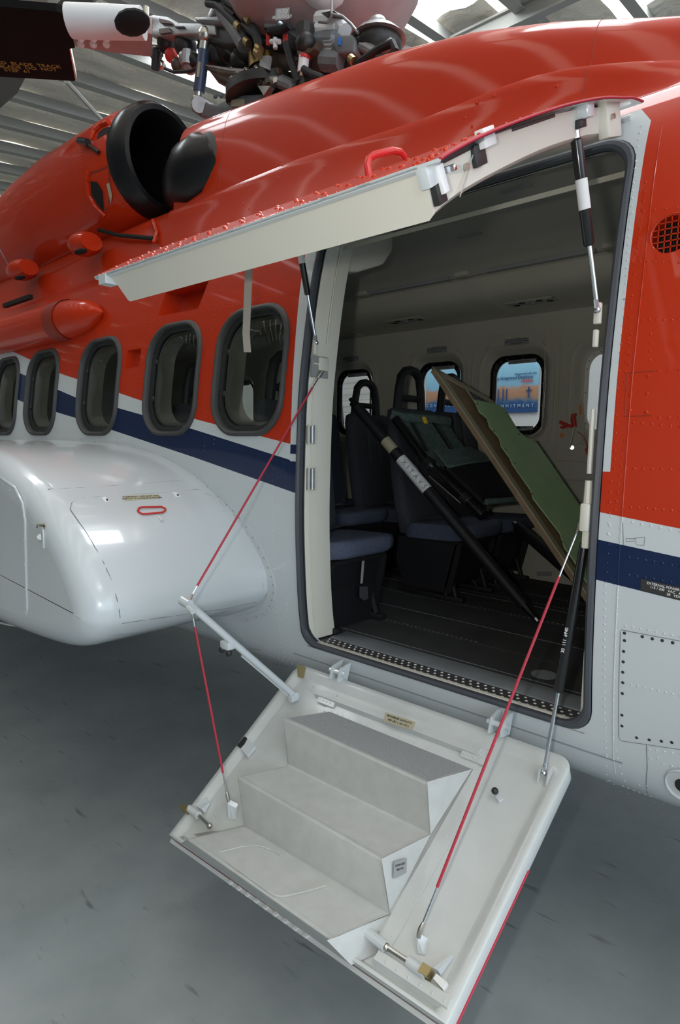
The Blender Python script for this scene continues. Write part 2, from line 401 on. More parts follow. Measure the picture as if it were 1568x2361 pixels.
def sheet(name, X0, X1, T0, T1, dx, dt, holes, fmap, fnorm, mat, parent, **k):
    """curved sheet with real holes: holes are loops in (x,t)"""
    vs = []; ed = []
    nx = int(round((X1-X0)/dx)); nt_ = int(round((T1-T0)/dt))
    for i in range(nx+1):
        for j in range(nt_+1):
            p = (X0+(X1-X0)*i/nx, T0+(T1-T0)*j/nt_)
            skip = False
            for h in holes:
                xs = [q[0] for q in h]; ts = [q[1] for q in h]
                if min(xs)-.012 < p[0] < max(xs)+.012 and min(ts)-.012 < p[1] < max(ts)+.012 and inside(p, [((q[0]-np.mean(xs))*1.05+np.mean(xs), (q[1]-np.mean(ts))*1.03+np.mean(ts)) for q in h]): skip = True
            if not skip: vs.append(Vector(p))
    for h in holes:
        k0 = len(vs); vs += [Vector(q) for q in h]; ed += [(k0+i, k0+(i+1) % len(h)) for i in range(len(h))]
    r = delaunay_2d_cdt(vs, ed, [], 0, 1e-6); V = r[0]; F = []
    for f in r[2]:
        c = (sum(V[i][0] for i in f)/3, sum(V[i][1] for i in f)/3)
        if not any(inside(c, h) for h in holes): F.append(tuple(f))
    b = B(); b.add([fmap(q[0], q[1]) for q in V], F)
    o = b.make(name, mat, parent, fixn=False, angle=180, **k); me = o.data
    ns = [fnorm(q[0], q[1]) for q in V]
    # orient faces to the wanted normals
    bm = bmesh.new(); bm.from_mesh(me); bm.faces.ensure_lookup_table()
    for f in bm.faces:
        if f.normal.dot(ns[f.verts[0].index]) < 0: f.normal_flip()
    bm.to_mesh(me); bm.free()
    for pl in me.polygons: pl.use_smooth = True
    me.normals_split_custom_set_from_vertices([tuple(n) for n in ns])
    return o

HELI = thing('helicopter', 'large red, white and blue transport helicopter parked in the hangar with its cabin door open', 'helicopter', (0, 1.08, 0))
XA, XB = -6.6, 3.0
DOOR = (-.018, 1.262, .838, 2.665, (.075, .085, .10, .10), 6)
WINS = [(-.365, .50), (-.997, .49), (-1.79, .50), (-2.607, .50), (-3.27, .50), (-4.05, .50), (-4.8, .50)]
WZ0, WZ1 = 1.772, 2.362
def winrect(xc, w_): return (xc-w_/2, xc+w_/2, WZ0, WZ1, .17, 8)
REC1 = [(-1.177, 2.552), (-.785, 2.558), (-.833, 2.414), (-1.212, 2.425)]
REC2 = [(-1.487, 2.26), (-1.335, 2.259), (-1.335, 2.156), (-1.502, 2.155)]
VENTC = S(1548, 540); 
def circ(c, r, n=24): return [(c[0]+r*math.cos(2*math.pi*i/n), c[1]+r*math.sin(2*math.pi*i/n)) for i in range(n)]
VH = circ((VENTC.x, VENTC.z), .052)
def ts(loop): return [(x, s_of_z(z)) for x, z in loop]
holes = [ts(rrect(*DOOR))]+[ts(rrect(*winrect(*q), ins=.012)) for q in WINS]+[ts(REC1), ts(REC2), ts(VH)]
SK = sheet('fuselage_skin', XA, XB, 0, SMAX, .12, .045, holes, lambda x, t: Vector((x, *yz_of_s(t))), lambda x, t: nrm_s(t), 'livery', HELI)
# far side of the hull, seen through the cabin
FWINS = [(.9, .40), (.60, .24), (-.045, .41), (-.67, .38), (-1.49, .38), (-2.2, .38), (-3.0, .38)]
FWINS = [(.53, .30), (-.065, .39), (-.69, .36), (-1.52, .37), (-2.25, .40), (-3.0, .40)]
FZ0, FZ1 = 1.815, 2.345
def farY(z): return 2.16-skinY(z)
holesf = [ts(rrect(x-w_/2, x+w_/2, FZ0, FZ1, .11, 6)) for x, w_ in FWINS]
def farmap(x, t):
    y, z = yz_of_s(t); return Vector((x, 2.16-y, z))
def farn(x, t):
    n = nrm_s(t); return Vector((0, -n.y, n.z))
sheet('far_fuselage_skin', XA, XB, 0, SMAX, .25, .06, holesf, farmap, farn, 'livery', HELI)
b = B()
for X in (XA, XB):
    loop = [Vector((X, y, z)) for y, z in PROF]+[Vector((X, 2.16-y, z)) for y, z in PROF[::-1]]
    b.add(loop, [tuple(range(len(loop)))])
b.make('end_bulkhead', 'grey_paint', HELI)

# rivets and seams on the skin
rv = B(); rvk = B()
def rrow(a, c, n, r=.0042, bb=None, h=.5):
    a = S(*a); c = S(*c)
    for i in range(n):
        t = i/max(n-1, 1); x = a.x+(c.x-a.x)*t; z = a.z+(c.z-a.z)*t
        (bb or rv).dome((x, skinY(z), z), skin_n(z), r, h)
def xrow(x0, z0, x1, z1, pitch, r=.0032):
    n = max(2, int(math.hypot(x1-x0, z1-z0)/pitch)+1)
    for i in range(n):
        t = i/(n-1); x = x0+(x1-x0)*t; z = z0+(z1-z0)*t
        if -.02 < x < 1.265 and .84 < z < 2.66: continue
        if any(inside((x, z), rrect(*winrect(*q), ins=-.02)) for q in WINS): continue
        if any(inside((x, z), h) for h in (REC1, REC2)): continue
        rv.dome((x, skinY(z), z), skin_n(z), r, .5)
seam = B(); seamr = B()
def srow(pts, r=.0013, bb=None):
    q = [S(*p) for p in pts]; out = []
    for i in range(len(q)-1):
        n = max(2, int((q[i+1]-q[i]).length/.05))
        for k in range(n):
            x = q[i].x+(q[i+1].x-q[i].x)*k/n; z = q[i].z+(q[i+1].z-q[i].z)*k/n; out.append(Vector((x, skinY(z)-.0002, z)))
    out.append(q[-1]); (bb or seam).tube(out, r, 5)
# nose side of the door
rrow((1478, 290), (1440, 690), 24, .0036); rrow((1440, 690), (1416, 1080), 20, .0036)
rrow((1489, 420), (1470, 570), 8); rrow((1470, 560), (1448, 780), 10); rrow((1448, 790), (1440, 880), 5)
rrow((1440, 1015), (1418, 1175), 9); rrow((1408, 1110), (1402, 1230), 6); rrow((1408, 1190), (1396, 1340), 8); rrow((1432, 1195), (1418, 1350), 8)
rrow((1395, 1350), (1398, 1740), 24); rrow((1424, 1360), (1414, 1700), 20)
rrow((1458, 490), (1562, 478), 5); rrow((1475, 602), (1566, 605), 6); rrow((1465, 736), (1566, 738), 7)
rrow((1518, 855), (1566, 852), 3); rrow((1520, 964), (1566, 960), 3); rrow((1460, 974), (1568, 984), 6)
rrow((1442, 1080), (1568, 1082), 7); rrow((1436, 1168), (1568, 1178), 8); rrow((1458, 1204), (1568, 1226), 6)
rrow((1450, 1285), (1568, 1306), 7); rrow((1450, 1326), (1566, 1345), 7)
rrow((1442, 1443), (1568, 1468), 8); rrow((1455, 1578), (1568, 1604), 8)
rrow((1500, 770), (1498, 830), 4); rrow((1455, 770), (1450, 840), 4)
for q in ((1457, 867), (1494, 867), (1454, 910), (1492, 907), (1452, 946), (1490, 950)): rrow(q, q, 1, .006)
rrow((1497, 1728), (1568, 1738), 5); rrow((1500, 1750), (1508, 1850), 7); rrow((1516, 1748), (1530, 1855), 7); rrow((1530, 1762), (1568, 1770), 3)
rrow((1420, 1730), (1440, 1800), 5); rrow((1436, 1812), (1500, 1836), 6); rrow((1398, 1745), (1425, 1815), 6); rrow((1415, 1752), (1450, 1830), 6)
rrow((1335, 1782), (1430, 1826), 9, .0035)
for q in [(1440, 1460), (1440, 1477), (1438, 1502), (1437, 1526), (1436, 1550), (1436, 1574), (1435, 1599), (1434, 1649), (1434, 1674), (1481, 1468), (1504, 1473), (1527, 1477), (1551, 1482), (1468, 1701), (1497, 1706), (1525, 1709), (1549, 1712)]: rrow(q, q, 1, .0052, rvk, .45)
srow([(1432, 1452), (1568, 1478)]); srow([(1431, 1455), (1427, 1700), (1432, 1708), (1568, 1728)]); srow([(1491, 1718), (1493, 1770), (1505, 1843), (1568, 1870)])
srow([(1446, 860), (1510, 855)], bb=seamr); srow([(1446, 860), (1440, 960), (1502, 958)], bb=seamr); srow([(1436, 1205), (1438, 1256)])
srow([(1454, 1243), (1470, 1240), (1487, 1238), (1485, 1258), (1467, 1256), (1467, 1247), (1444, 1249), (1444, 1241), (1467, 1243)], .0009)
# below and aft of the door
xrow(-.17, .76, -.17, 1.75, .025); xrow(-.10, .74, -.10, 1.2, .03); xrow(-1.0, .72, -.12, .70, .03); xrow(-.6, .80, -.15, .73, .03)
for z in (.66, .70, .74): xrow(-.5, z-.03, 0, z-.05, .03)
xrow(.0, .70, 1.25, .70, .03, .0028)
xrow(-.68, 1.50, -.68, 2.7, .024); xrow(-.60, 1.60, -.60, 1.8, .024); xrow(-1.40, 1.65, -1.40, 2.62, .026); xrow(-2.2, 1.8, -2.2, 2.5, .028); xrow(-1.26, 1.7, -1.26, 2.62, .03)
for z in (2.385, 2.40): xrow(-3.0, z+.05, -.09, z, .022, .0028)
xrow(-1.6, 1.46, -.09, 1.59, .028); xrow(-3, 1.79, -1.3, 1.74, .035); xrow(-1.7, 1.66, -.1, 1.44, .035)
for dz in (0, .025):
    xrow(-1.24, 2.575+dz, -.74, 2.58+dz, .02, .0026); xrow(-1.26, 2.395-dz, -.78, 2.39-dz, .02, .0026)
    xrow(-.74+dz, 2.4, -.74+dz, 2.6, .022, .0026); xrow(-1.25-dz, 2.4, -1.25-dz, 2.6, .022, .0026)
    xrow(-1.56, 2.29+dz, -1.28, 2.29+dz, .02, .0026); xrow(-1.56, 2.125-dz, -1.28, 2.125-dz, .02, .0026)
xrow(-.07, 1.75, -.05, 2.65, .026); xrow(-.05, 2.55, -.65, 2.55, .024); xrow(-.1, 1.62, -.1, 2.5, .03)
rv.make('rivet', 'livery', SK, kind='stuff', fixn=False); rvk.make('screw', 'rubber', SK, kind='stuff', label='black screw heads around the lower access panel', fixn=False)
seam.make('panel_seam', 'seam', SK, kind='stuff'); seamr.make('panel_seam', 'seam_red', SK, kind='stuff')
b = B()                                       # raised lap strip beside the door
pts = [Vector((1.325-.012*max(0, z-2.2), skinY(z)-.001, z)) for z in np.linspace(.72, 2.66, 30)]
b.tube(pts, .0018, 6); b.make('lap_strip', 'livery', SK)
b = B(); pts = [Vector((x, skinY(.775)-.001, .775)) for x in np.linspace(-.1, 1.35, 12)]
b.tube(pts, .0022, 6); b.make('lap_strip', 'seam', SK)
# recessed boxes
for R_, dep in ((REC1, .10), (REC2, .05)):
    b = B(); o_ = [Vector((x, skinY(z), z)) for x, z in R_]; cx = sum(p.x for p in o_)/4; cz = sum(p.z for p in o_)/4
    i_ = [Vector((cx+(p.x-cx)*.93, p.y+dep, cz+(p.z-cz)*.93)) for p in o_]
    b.loft([o_, i_], cap=False); b.add(i_, [(0, 1, 2, 3)]); b.make('recessed_box', 'red_paint', HELI, smooth=False)
# round vent with grille
V = hollow('vent_grille', HELI)
b = B(); b.loft([[Vector((VENTC.x+(.052+dr)*math.cos(a), skinY(VENTC.z)+d, VENTC.z+(.052+dr)*math.sin(a))) for a in np.linspace(0, 2*math.pi, 28, endpoint=False)] for dr, d in ((.004, -.001), (.002, -.004), (-.002, 0), (-.004, .05))], cap=False); b.make('rim', 'red_paint', V)
b = B(); b.box((VENTC.x, skinY(VENTC.z)+.05, VENTC.z), (.12, .005, .12)); b.make('duct', 'dark_hole', V)
for i in range(-3, 4):
    d = i*.0165; hl = math.sqrt(max(.052**2-d*d, 0))
    b = B(); b.box((VENTC.x+d, skinY(VENTC.z)+.001, VENTC.z), (.003, .004, 2*hl)); b.make('grille_bar', 'red_paint', V)
    b = B(); b.box((VENTC.x, skinY(VENTC.z)+.001, VENTC.z+d), (2*hl, .004, .003)); b.make('grille_bar', 'red_paint', V)
# placards on the skin
def placard(q, mat, parent, lines, ink, size, off=.0015, surf=None, name='placard', label=None):
    """q: four image corners TL,TR,BR,BL on a surface function"""
    f = surf or (lambda a, c: S(a, c, off)); tl, tr, br, bl = [f(*p) for p in q]
    xd = (tr-tl); yd = (tl-bl); n = xd.cross(yd).normalized()
    b = B(); b.prism([tl+n*.0005, tr+n*.0005, br+n*.0005, bl+n*.0005], -n*.0012); o = b.make(name, mat, parent, smooth=False, label=label)
    for i, s_ in enumerate(lines):
        t = (i+.5)/len(lines)*.8+.1; c = tl.lerp(bl, t).lerp(tr.lerp(br, t), .5)+n*.0002
        text(s_, size, c, xd, yd, ink, parent, up=.0006, depth=.0003)
    return o
placard([(1478, 1334), (1640, 1370), (1636, 1402), (1477, 1360)], 'placard_black', HELI, ['EXTERNAL POWER RECEPTACLE', '115 / 200   VAC   400   CYCLE', '28   VDC'], 'print_white', .0098, label='black placard with white lettering')
placard([(577, 1494), (600, 1499), (603, 1514), (582, 1509)], 'placard_gold', HELI, [], 'ink', .01)
# round drain fitting low on the nose side
b = B(); c = S(1574, 1812); n = skin_n(c.z)
a = Vector((1, 0, 0)); bb_ = n.cross(a)
b.loft([[c+a*math.cos(t)*r+bb_*math.sin(t)*r*1.2+n*h for t in np.linspace(0, 6.283, 24, endpoint=False)] for r, h in ((.05, 0), (.046, .004), (.032, -.006), (.024, -.004))]); b.make('fuel_port', 'white_paint', HELI)
b = B(); b.loft([[c+a*math.cos(t)*r+bb_*math.sin(t)*r*1.2+n*h for t in np.linspace(0, 6.283, 20, endpoint=False)] for r, h in ((.022, -.003), (.02, .003), (.004, .004))]); b.make('port_screen', 'rubber', HELI)

# ------------------------------------------------------------------ near windows
for k, (xc, w_) in enumerate(WINS):
    W = hollow('cabin_window', HELI); rc = winrect(xc, w_)
    b = B(); b.loft(frame_rings(rc, [(-.006, .0005), (-.005, -.010), (.001, -.018), (.009, -.020), (.016, -.014), (.019, -.004), (.020, .012)], skinY), cap=False); b.make('window_frame', 'rubber_grey', W)
    b = B(); b.loft(frame_rings(rc, [(.020, .010), (.043, .016), (.045, .030)], skinY), cap=False); b.make('retainer_ring', 'rubber', W)
    sc = B(); ring = frame_rings(rc, [(.032, .012)], skinY)[0]
    for i in range(0, len(ring), 2): sc.dome(ring[i], (0, -1, 0), .0042, .5)
    sc.make('screw', 'gloss_black', W, kind='stuff', fixn=False)
    b = B(); rg = frame_rings(rc, [(.044, .026), (.07, .012), (.12, .002), (.18, -.004), (.235, -.006)], skinY); b.loft(rg, cap=False); b.add(rg[-1], [tuple(range(len(rg[-1])))]); b.make('window_pane', 'pane_glass', W)
    b = B(); b.loft(frame_rings(rc, [(.030, .032), (.050, .036), (.062, .06), (.066, .125)], skinY), cap=False); b.make('inner_reveal', 'cream', W)
    if k < 4:
        b = B()
        for zz in (2.17, 1.97): 
            c = Vector((xc-w_/2+.075, skinY(zz)+.006, zz)); b.loft([[c+Vector((math.cos(t)*r, dy, math.sin(t)*r*1.2)) for t in np.linspace(0, 6.283, 12, endpoint=False)] for r, dy in ((.012, 0), (.010, -.006), (.004, -.008))])
        b.make('release_knob', 'rubber', W)
# hanging strap by the first window
b = B(); st = thing('webbing_strap', 'pale grey webbing strap hanging in front of the window nearest the door', 'strap', tuple(P(574, 590, Y=-.12)))
pth = [P(574, 590, Y=-.42), P(572, 650, Y=-.40), P(569, 720, Y=-.38), P(567, 770, Y=-.37), P(570, 812, Y=-.36)]
for i in range(len(pth)-1):
    pass
l = []; 
for p in pth:
    l.append([p+Vector((-.009, -.009, 0)), p+Vector((.011, .009, 0)), p+Vector((.010, .011, 0)), p+Vector((-.010, -.007, 0))])
b.loft(l); ORG[st.name] = Vector(st.location); b.make('webbing', 'strap', st, smooth=False)

# ------------------------------------------------------------------ door surround, gasket, sill, jambs
DF = hollow('door_surround', HELI)
rc = DOOR
b = B(); b.loft(frame_rings(rc, [(-.001, .0), (.0, .004), (.004, .035), (.008, .060)], skinY), cap=False); b.make('return_flange', 'white_paint', DF)
b = B(); b.loft(frame_rings(rc, [(.002, -.004), (.006, -.012), (.016, -.014), (.024, -.008), (.027, .004), (.024, .014), (.010, .016), (.003, .008)], skinY), cap=False); b.make('door_gasket', 'gasket', DF)
b = B(); b.loft(frame_rings(rc, [(.010, .024), (.010, .030), (.018, .034), (.022, .030), (.020, .022), (.014, .020)], skinY), cap=False); b.make('inner_gasket', 'rubber', DF)
def jamb(x0, x1, d0, d1, name, mat, z0=.86, z1=2.66, prof=None):
    b = B(); o_ = []; 
    for z in np.linspace(z0, z1, 26):
        y = skinY(z); o_.append([Vector((x0, y+d0, z)), Vector((x0+.3*(x1-x0), y+d0+.006, z)), Vector((x1, y+d1-.02, z)), Vector((x1, y+d1, z)), Vector((x0-.06*(1 if x1 > x0 else -1), y+d1, z)), Vector((x0-.06*(1 if x1 > x0 else -1), y+d0, z))])
    b.loft(o_); return b.make(name, mat, DF)
jamb(.006, .018, .028, .175, 'jamb_panel', 'cream')
jamb(1.242, 1.236, .028, .09, 'jamb_panel', 'cream')
b = B(); pts = [Vector((.014, skinY(z)+.052, z)) for z in np.linspace(.90, 2.15, 20)]; b.tube(pts, .003, 6); b.make('jamb_seam', 'cream', DF)
b = B(); pts = [Vector((.022, skinY(z)+.10, z)) for z in np.linspace(2.17, 2.60, 8)]; b.tube(pts, .004, 6); b.make('jamb_seam', 'cream', DF)
# strike boxes of the latches in the left jamb
for py0, py1 in ((985, 1019), (1083, 1125)):
    L = hollow('latch_strike', DF) if False else None
    a = P(716, py0, X=.016); c = P(716, py1, X=.016); z0 = c.z; z1 = a.z; yc = (a.y+c.y)/2
    b = B(); b.box((.016, yc, (z0+z1)/2), (.010, .040, z1-z0+.012)); b.make('strike_recess', 'placard_grey', DF, smooth=False)
    b = B(); b.box((.024, yc-.020, (z0+z1)/2), (.012, .006, z1-z0+.02), bev=.002); b.box((.024, yc+.022, (z0+z1)/2), (.012, .006, z1-z0+.02), bev=.002); b.make('strike_plate', 'cream', DF)
    b = B(); b.tube([(.026, yc, z0-.005), (.026, yc, z1+.005)], .010, 10); b.make('strike_roller', 'aluminium', DF)
# bracket box that takes cable and strut in the left jamb
a = P(722, 822, X=.02); c = P(752, 870, X=.02)
b = B(); b.box((.018, (a.y+c.y)/2, (a.z+c.z)/2), (.008, abs(c.y-a.y)+.02, a.z-c.z+.01)); b.make('bracket_recess', 'placard_grey', DF, smooth=False)
b = B(); b.box((.030, (a.y+c.y)/2+.012, (a.z+c.z)/2+.012), (.012, .055, .055), bev=.003); b.box((.026, (a.y+c.y)/2-.02, (a.z+c.z)/2+.01), (.010, .04, .006)); b.make('anchor_bracket', 'cream', DF)
# right jamb: bracket carrying cable and strut
c = P(1344, 1200, X=1.215)
b = B(); b.box((1.222, c.y+.004, c.z+.01), (.028, .034, .085), bev=.006); b.box((1.224, c.y+.012, c.z-.055), (.022, .022, .06), bev=.005); b.make('anchor_bracket', 'cream', DF)
b = B(); b.tube([(1.222, c.y+.012, c.z+.05), (1.222, c.y+.012, c.z+.12)], [.013, .011], 10); b.tube([(1.222, c.y+.012, c.z+.14), (1.222, c.y+.012, c.z+.33)], .008, 8); b.make('jamb_fitting', 'cream', DF)
c = P(1379, 722, X=1.228); b = B(); b.box((1.226, c.y+.004, c.z), (.02, .018, .06), bev=.004); b.box((1.224, c.y+.004, c.z-.07), (.014, .018, .05), bev=.004); b.make('strut_lug', 'cream', DF)
b = B(); b.box((1.226, skinY(1.0)+.05, .98), (.018, .03, .24), bev=.003); b.make('corner_trim', 'cream', DF)
# sill
b = B(); b.box((.622, .045, .842), (1.235, .055, .012), bev=.003); b.make('sill_lip', 'steel', DF)
b = B(); b.box((.622, .043, .858), (1.225, .020, .010), bev=.003); b.make('sill_lip', 'cream', DF)
b = B(); b.box((.622, .10, .846), (1.225, .085, .010)); b.make('scuff_plate', 'track_metal', DF, smooth=False)
b = B(); n = 38
for i in range(n):
    for j in range(3):
        if j == 2 and i % 1: continue
        x = .04+1.17*i/(n-1)+(.015 if j % 2 else 0); b.dome((x, .075+j*.026, .851), (0, 0, 1), .0062, .4)
b.make('grip_stud', 'print_white', DF, kind='stuff', fixn=False)
b = B(); b.box((.63, .205, .850), (1.21, .12, .010), bev=.002); b.make('threshold_strip', 'sill_strip', DF)

# ------------------------------------------------------------------ roof shoulder, fairing, engine
def zr_of(X): return float(np.interp(X, [-1.6, -1.27, -.48, .07, .51, .865, 1.25, 1.6, 2.1, 3.0], [3.64, 3.626, 3.539, 3.474, 3.386, 3.273, 3.126, 3.02, 2.93, 2.85]))
def l1_of(X): return float(np.interp(X, [-6, -1.62, -.33, .33, .78, .92, 1.11, 1.26, 1.45, 1.8, 3.0], [3.09, 3.087, 3.079, 3.034, 3.033, 3.018, 2.971, 2.924, 2.86, 2.80, 2.78]))
def roofsec(X, aft):
    l1 = l1_of(X)
    if aft: h = [(.165, 2.745), (.185, 2.775), (.22, 2.82), (.27, 2.98), (.30, l1), (.33, l1+.03), (.42, l1+.05), (.6, l1+.06), (1.08, l1+.06)]
    else:
        zr = zr_of(X); 
        h = [(.165, 2.745), (.185, 2.775), (.205, 2.80), (.225+.03*min(1, max(0, l1-2.86)/.1), max(l1-.12, 2.81)), (.275, l1-.008), (.29, l1), (.305, l1+.006),
             (.317, l1+.3*(zr-l1)), (.335, l1+.6*(zr-l1)), (.362, l1+.80*(zr-l1)), (.40, l1+.92*(zr-l1)), (.46, l1+.985*(zr-l1)), (.56, zr+.012), (.7, zr+.02), (1.08, zr+.03)]
    k = 6 if not aft else 5
    h = [tuple(q) for q in catmull(h[:k], 3)]+[tuple(q) for q in catmull(h[k:], 3)]
    return [Vector((X, y, z)) for y, z in h]+[Vector((X, 2.16-y, z)) for y, z in h[::-1]][1:]
b = B(); b.loft([roofsec(X, False) for X in [-1.42]+list(np.arange(-1.35, 3.01, .11))], close=False, cap=False)
r0 = roofsec(-1.42, False); b.add(r0, [tuple(range(len(r0)))]); RF = b.make('roof_fairing', 'red_paint', HELI, angle=50)
b = B(); b.loft([roofsec(X, True) for X in (-1.42, -1.7, -2.2, -3, -4, -5, -6.6)], close=False, cap=False); DK = b.make('engine_deck', 'red_paint', HELI, angle=60)
b = B()
def frow(pa, pb, n, Y=.29, r=.005):
    for i in range(n):
        t = i/(n-1); p = P(pa[0]+(pb[0]-pa[0])*t, pa[1]+(pb[1]-pa[1])*t, Y=Y); b.dome(p, (0, -1, .2), r, .5)
for q in [(1220, 193, .30), (1180, 205, .29), (1140, 220, .285), (1098, 236, .28), (1284, 199, .28), (1072, 271, .25), (857, 297, .36), (720, 260, .37), (925, 165, .38), (640, 410, .26), (560, 470, .24), (750, 385, .25), (660, 330, .33), (650, 380, .29)]:
    b.dome(P(q[0], q[1], Y=q[2]-.012), (0, -1, .2), .007, .5)
b.make('fastener', 'red_paint', RF, kind='stuff', fixn=False)
b = B()
for Xs in (-.98, 1.03):
    pts = roofsec(Xs, False)[4:34]; b.tube([p+Vector((0, -.0, 0)) for p in pts], .0014, 5)
b.make('panel_seam', 'seam_red', RF)
b = B(); b.tube([P(355, 560, Y=.22), P(362, 535, Y=.26), P(352, 508, Y=.29)], .012, 8); b.make('fairing_edge', 'red_paint', RF)
# small scoop blister on the fairing flank

EN = hollow('engine_nacelle', HELI)
def nsec(X, cy, cz, ry, rz, n=40, sq=0.):
    out = []
    for i in range(n):
        a = 2*math.pi*i/n; c, s_ = math.cos(a), math.sin(a); out.append(Vector((X, cy+ry*c, cz+rz*s_)))
    return out
NAC = [(-1.80, .435, 3.51, .29, .33), (-1.86, .44, 3.51, .31, .35), (-2.0, .46, 3.51, .345, .375), (-2.25, .49, 3.50, .39, .405), (-2.6, .52, 3.49, .42, .435), (-3.0, .55, 3.49, .45, .46), (-3.5, .57, 3.47, .46, .455), (-4.2, .6, 3.45, .44, .42), (-5.2, .65, 3.42, .34, .33), (-6.2, .7, 3.4, .25, .25)]
b = B(); b.loft([nsec(*q) for q in NAC], cap=False); NB = b.make('nacelle_cowl', 'red_paint', EN)
IN = hollow('engine_intake', HELI)
b = B(); ic = (.435, 3.51)
b.loft([nsec(X, ic[0], ic[1], ry, rz, 48) for X, ry, rz in ((-1.90, .30, .335), (-1.82, .315, .350), (-1.74, .305, .342), (-1.70, .275, .312), (-1.70, .245, .282), (-1.75, .222, .258), (-1.85, .21, .245), (-2.1, .19, .22), (-2.5, .17, .2))], cap=False)
b.make('intake_lip', 'satin_black', IN)
b = B(); b.loft([nsec(-2.45, ic[0], ic[1], .18, .21, 24), nsec(-2.45, ic[0], ic[1], .01, .01, 24)], cap=False); b.make('intake_screen', 'dark_hole', IN)
b = B(); c = P(486, 408, Y=.38); b.tube([P(x, y, Y=q) for x, y, q in ((398, 482, .52), (412, 462, .47), (436, 432, .43), (462, 408, .41), (488, 390, .41), (508, 380, .43), (522, 372, .46))], [.04, .10, .17, .205, .20, .16, .08], 24); b.make('intake_boot', 'satin_black', IN)
b = B(); c = P(506, 398, Y=.45); b.ball(c, (.21, .17, .225), 24, 14, Matrix.Rotation(math.radians(10), 3, 'Y')); b.make('boot_flange', 'rubber_grey', IN)
# front inlet cheek: arch and slot of the cowl beside the intake
def nacpt(px, py, off=0.):
    """first point of the nacelle cowl on a sight line, pushed outward by off"""
    d = Vector(RW @ np.array([px-PPX[0], py-PPX[1], FPX])).normalized(); c = Vector(CAM); xs = [q[0] for q in NAC][::-1]
    for k in range(1400):
        p = c+d*(2.2+k*.004)
        if p.x > -1.8 or p.x < -6: continue
        cy, cz, ry, rz = [float(np.interp(p.x, xs, [q[i] for q in NAC][::-1])) for i in (1, 2, 3, 4)]
        v = Vector((0, (p.y-cy)/ry, (p.z-cz)/rz))
        if v.length < 1: n = Vector((0, v.y/ry, v.z/rz)).normalized(); return p+n*off
    return P(px, py, Y=.15)
def nline(pts, r, name, mat, off=0., m_=6):
    q = []
    for i in range(len(pts)-1):
        for k in range(m_): t = k/m_; q.append(nacpt(pts[i][0]+(pts[i+1][0]-pts[i][0])*t, pts[i][1]+(pts[i+1][1]-pts[i][1])*t, off))
    q.append(nacpt(*pts[-1], off)); b = B(); b.tube(q, r, 6); return b.make(name, mat, EN)
def npatch(pts, name, mat, off=.004):
    q = [nacpt(x, y, off) for x, y in pts]; n = Vector((0, -1, .1)); c = sum(q, Vector())/len(q)
    b = B(); b.add(q+[c], [(i, (i+1) % len(q), len(q)) for i in range(len(q))]); return b.make(name, mat, EN)
nline([(212, 322), (220, 303), (234, 290), (252, 283)], .016, 'inlet_arch', 'red_paint', .008)
npatch([(222, 322), (228, 306), (240, 296), (254, 292), (252, 306), (236, 314)], 'inlet_throat', 'dark_hole', .002)
nline([(206, 393), (202, 420), (206, 450), (220, 475), (243, 497)], .013, 'slot_rim', 'red_paint', .006)
npatch([(208, 398), (228, 392), (252, 380), (256, 410), (258, 450), (246, 488), (226, 474), (211, 448)], 'slot_recess', 'seam_red')
npatch([(210, 418), (226, 420), (238, 440), (240, 470), (240, 488), (226, 470), (213, 448)], 'slot_opening', 'dark_hole', .007)
npatch([(248, 424), (254, 420), (261, 450), (257, 468)], 'placard', 'placard_gold', .008)
nline([(180, 318), (170, 380), (176, 440), (205, 500)], .002, 'cowl_seam', 'seam_red', .0)
nline([(0, 575), (20, 612)], .006, 'cowl_seam', 'placard_grey', .0)
b = B()
for i in range(9): b.dome(nacpt(186+i*.3, 330+i*7), (0, -1, .2), .008, .4)
for i in range(8): b.dome(nacpt(15+i*22, 458-i*22+ (i*i*.8)), (0, -1, .4), .008, .4)
b.make('fastener', 'red_paint', EN, kind='stuff', fixn=False)
b = B(); b.tube([nacpt(193, 332, .03), nacpt(213, 334, .03)], .022, 10); b.tube([nacpt(206, 334, .03), nacpt(232, 353, .01)], .013, 8); b.make('sensor_probe', 'gloss_black', EN)
# streamlined scoops and the long pod
def scoop(c, sx, sy, sz, hole):
    s_ = hollow('cooling_scoop', HELI); b = B(); rings = []
    for t in np.linspace(0, 1, 7):
        f = (math.sin(math.pi*min(t*1.0, .5))); X = c.x-sx/2+sx*t
        sc_ = [.35, .6, .85, .98, 1, .95, .75][int(round(t*6))]
        rings.append([Vector((X, c.y-sy*sc_*math.cos(a), c.z+sz*.5*sc_*math.sin(a))) for a in np.linspace(-math.pi/2, math.pi*1.5, 14, endpoint=False)])
    b.loft(rings); b.make('scoop_shell', 'red_paint', s_)
    b = B(); b.ball(hole, (.07, .03, .015)); b.make('scoop_mouth', 'dark_hole', s_)
scoop(P(190, 566, Y=.16), .26, .10, .15, P(186, 580, Y=.07)); scoop(P(46, 625, Y=.16), .34, .10, .15, P(46, 640, Y=.07))
b = B(); rings = []; A_ = P(208, 722, Y=-.03)
for t in np.linspace(0, 1, 22):
    X = A_.x-2.6*t; f = min(1, math.sqrt(max(0, 1-(1-min(t/.22, 1))**2))); f = max(f, .03)
    zc = A_.z+.02+.02*t
    rings.append([Vector((X, .05-.13*f*max(math.cos(a), -.4), zc+.13*f*math.sin(a))) for a in np.linspace(0, 2*math.pi, 22, endpoint=False)])
b.loft(rings); pod = b.make('side_pod', 'red_paint', HELI)
b = B(); X = A_.x-.42
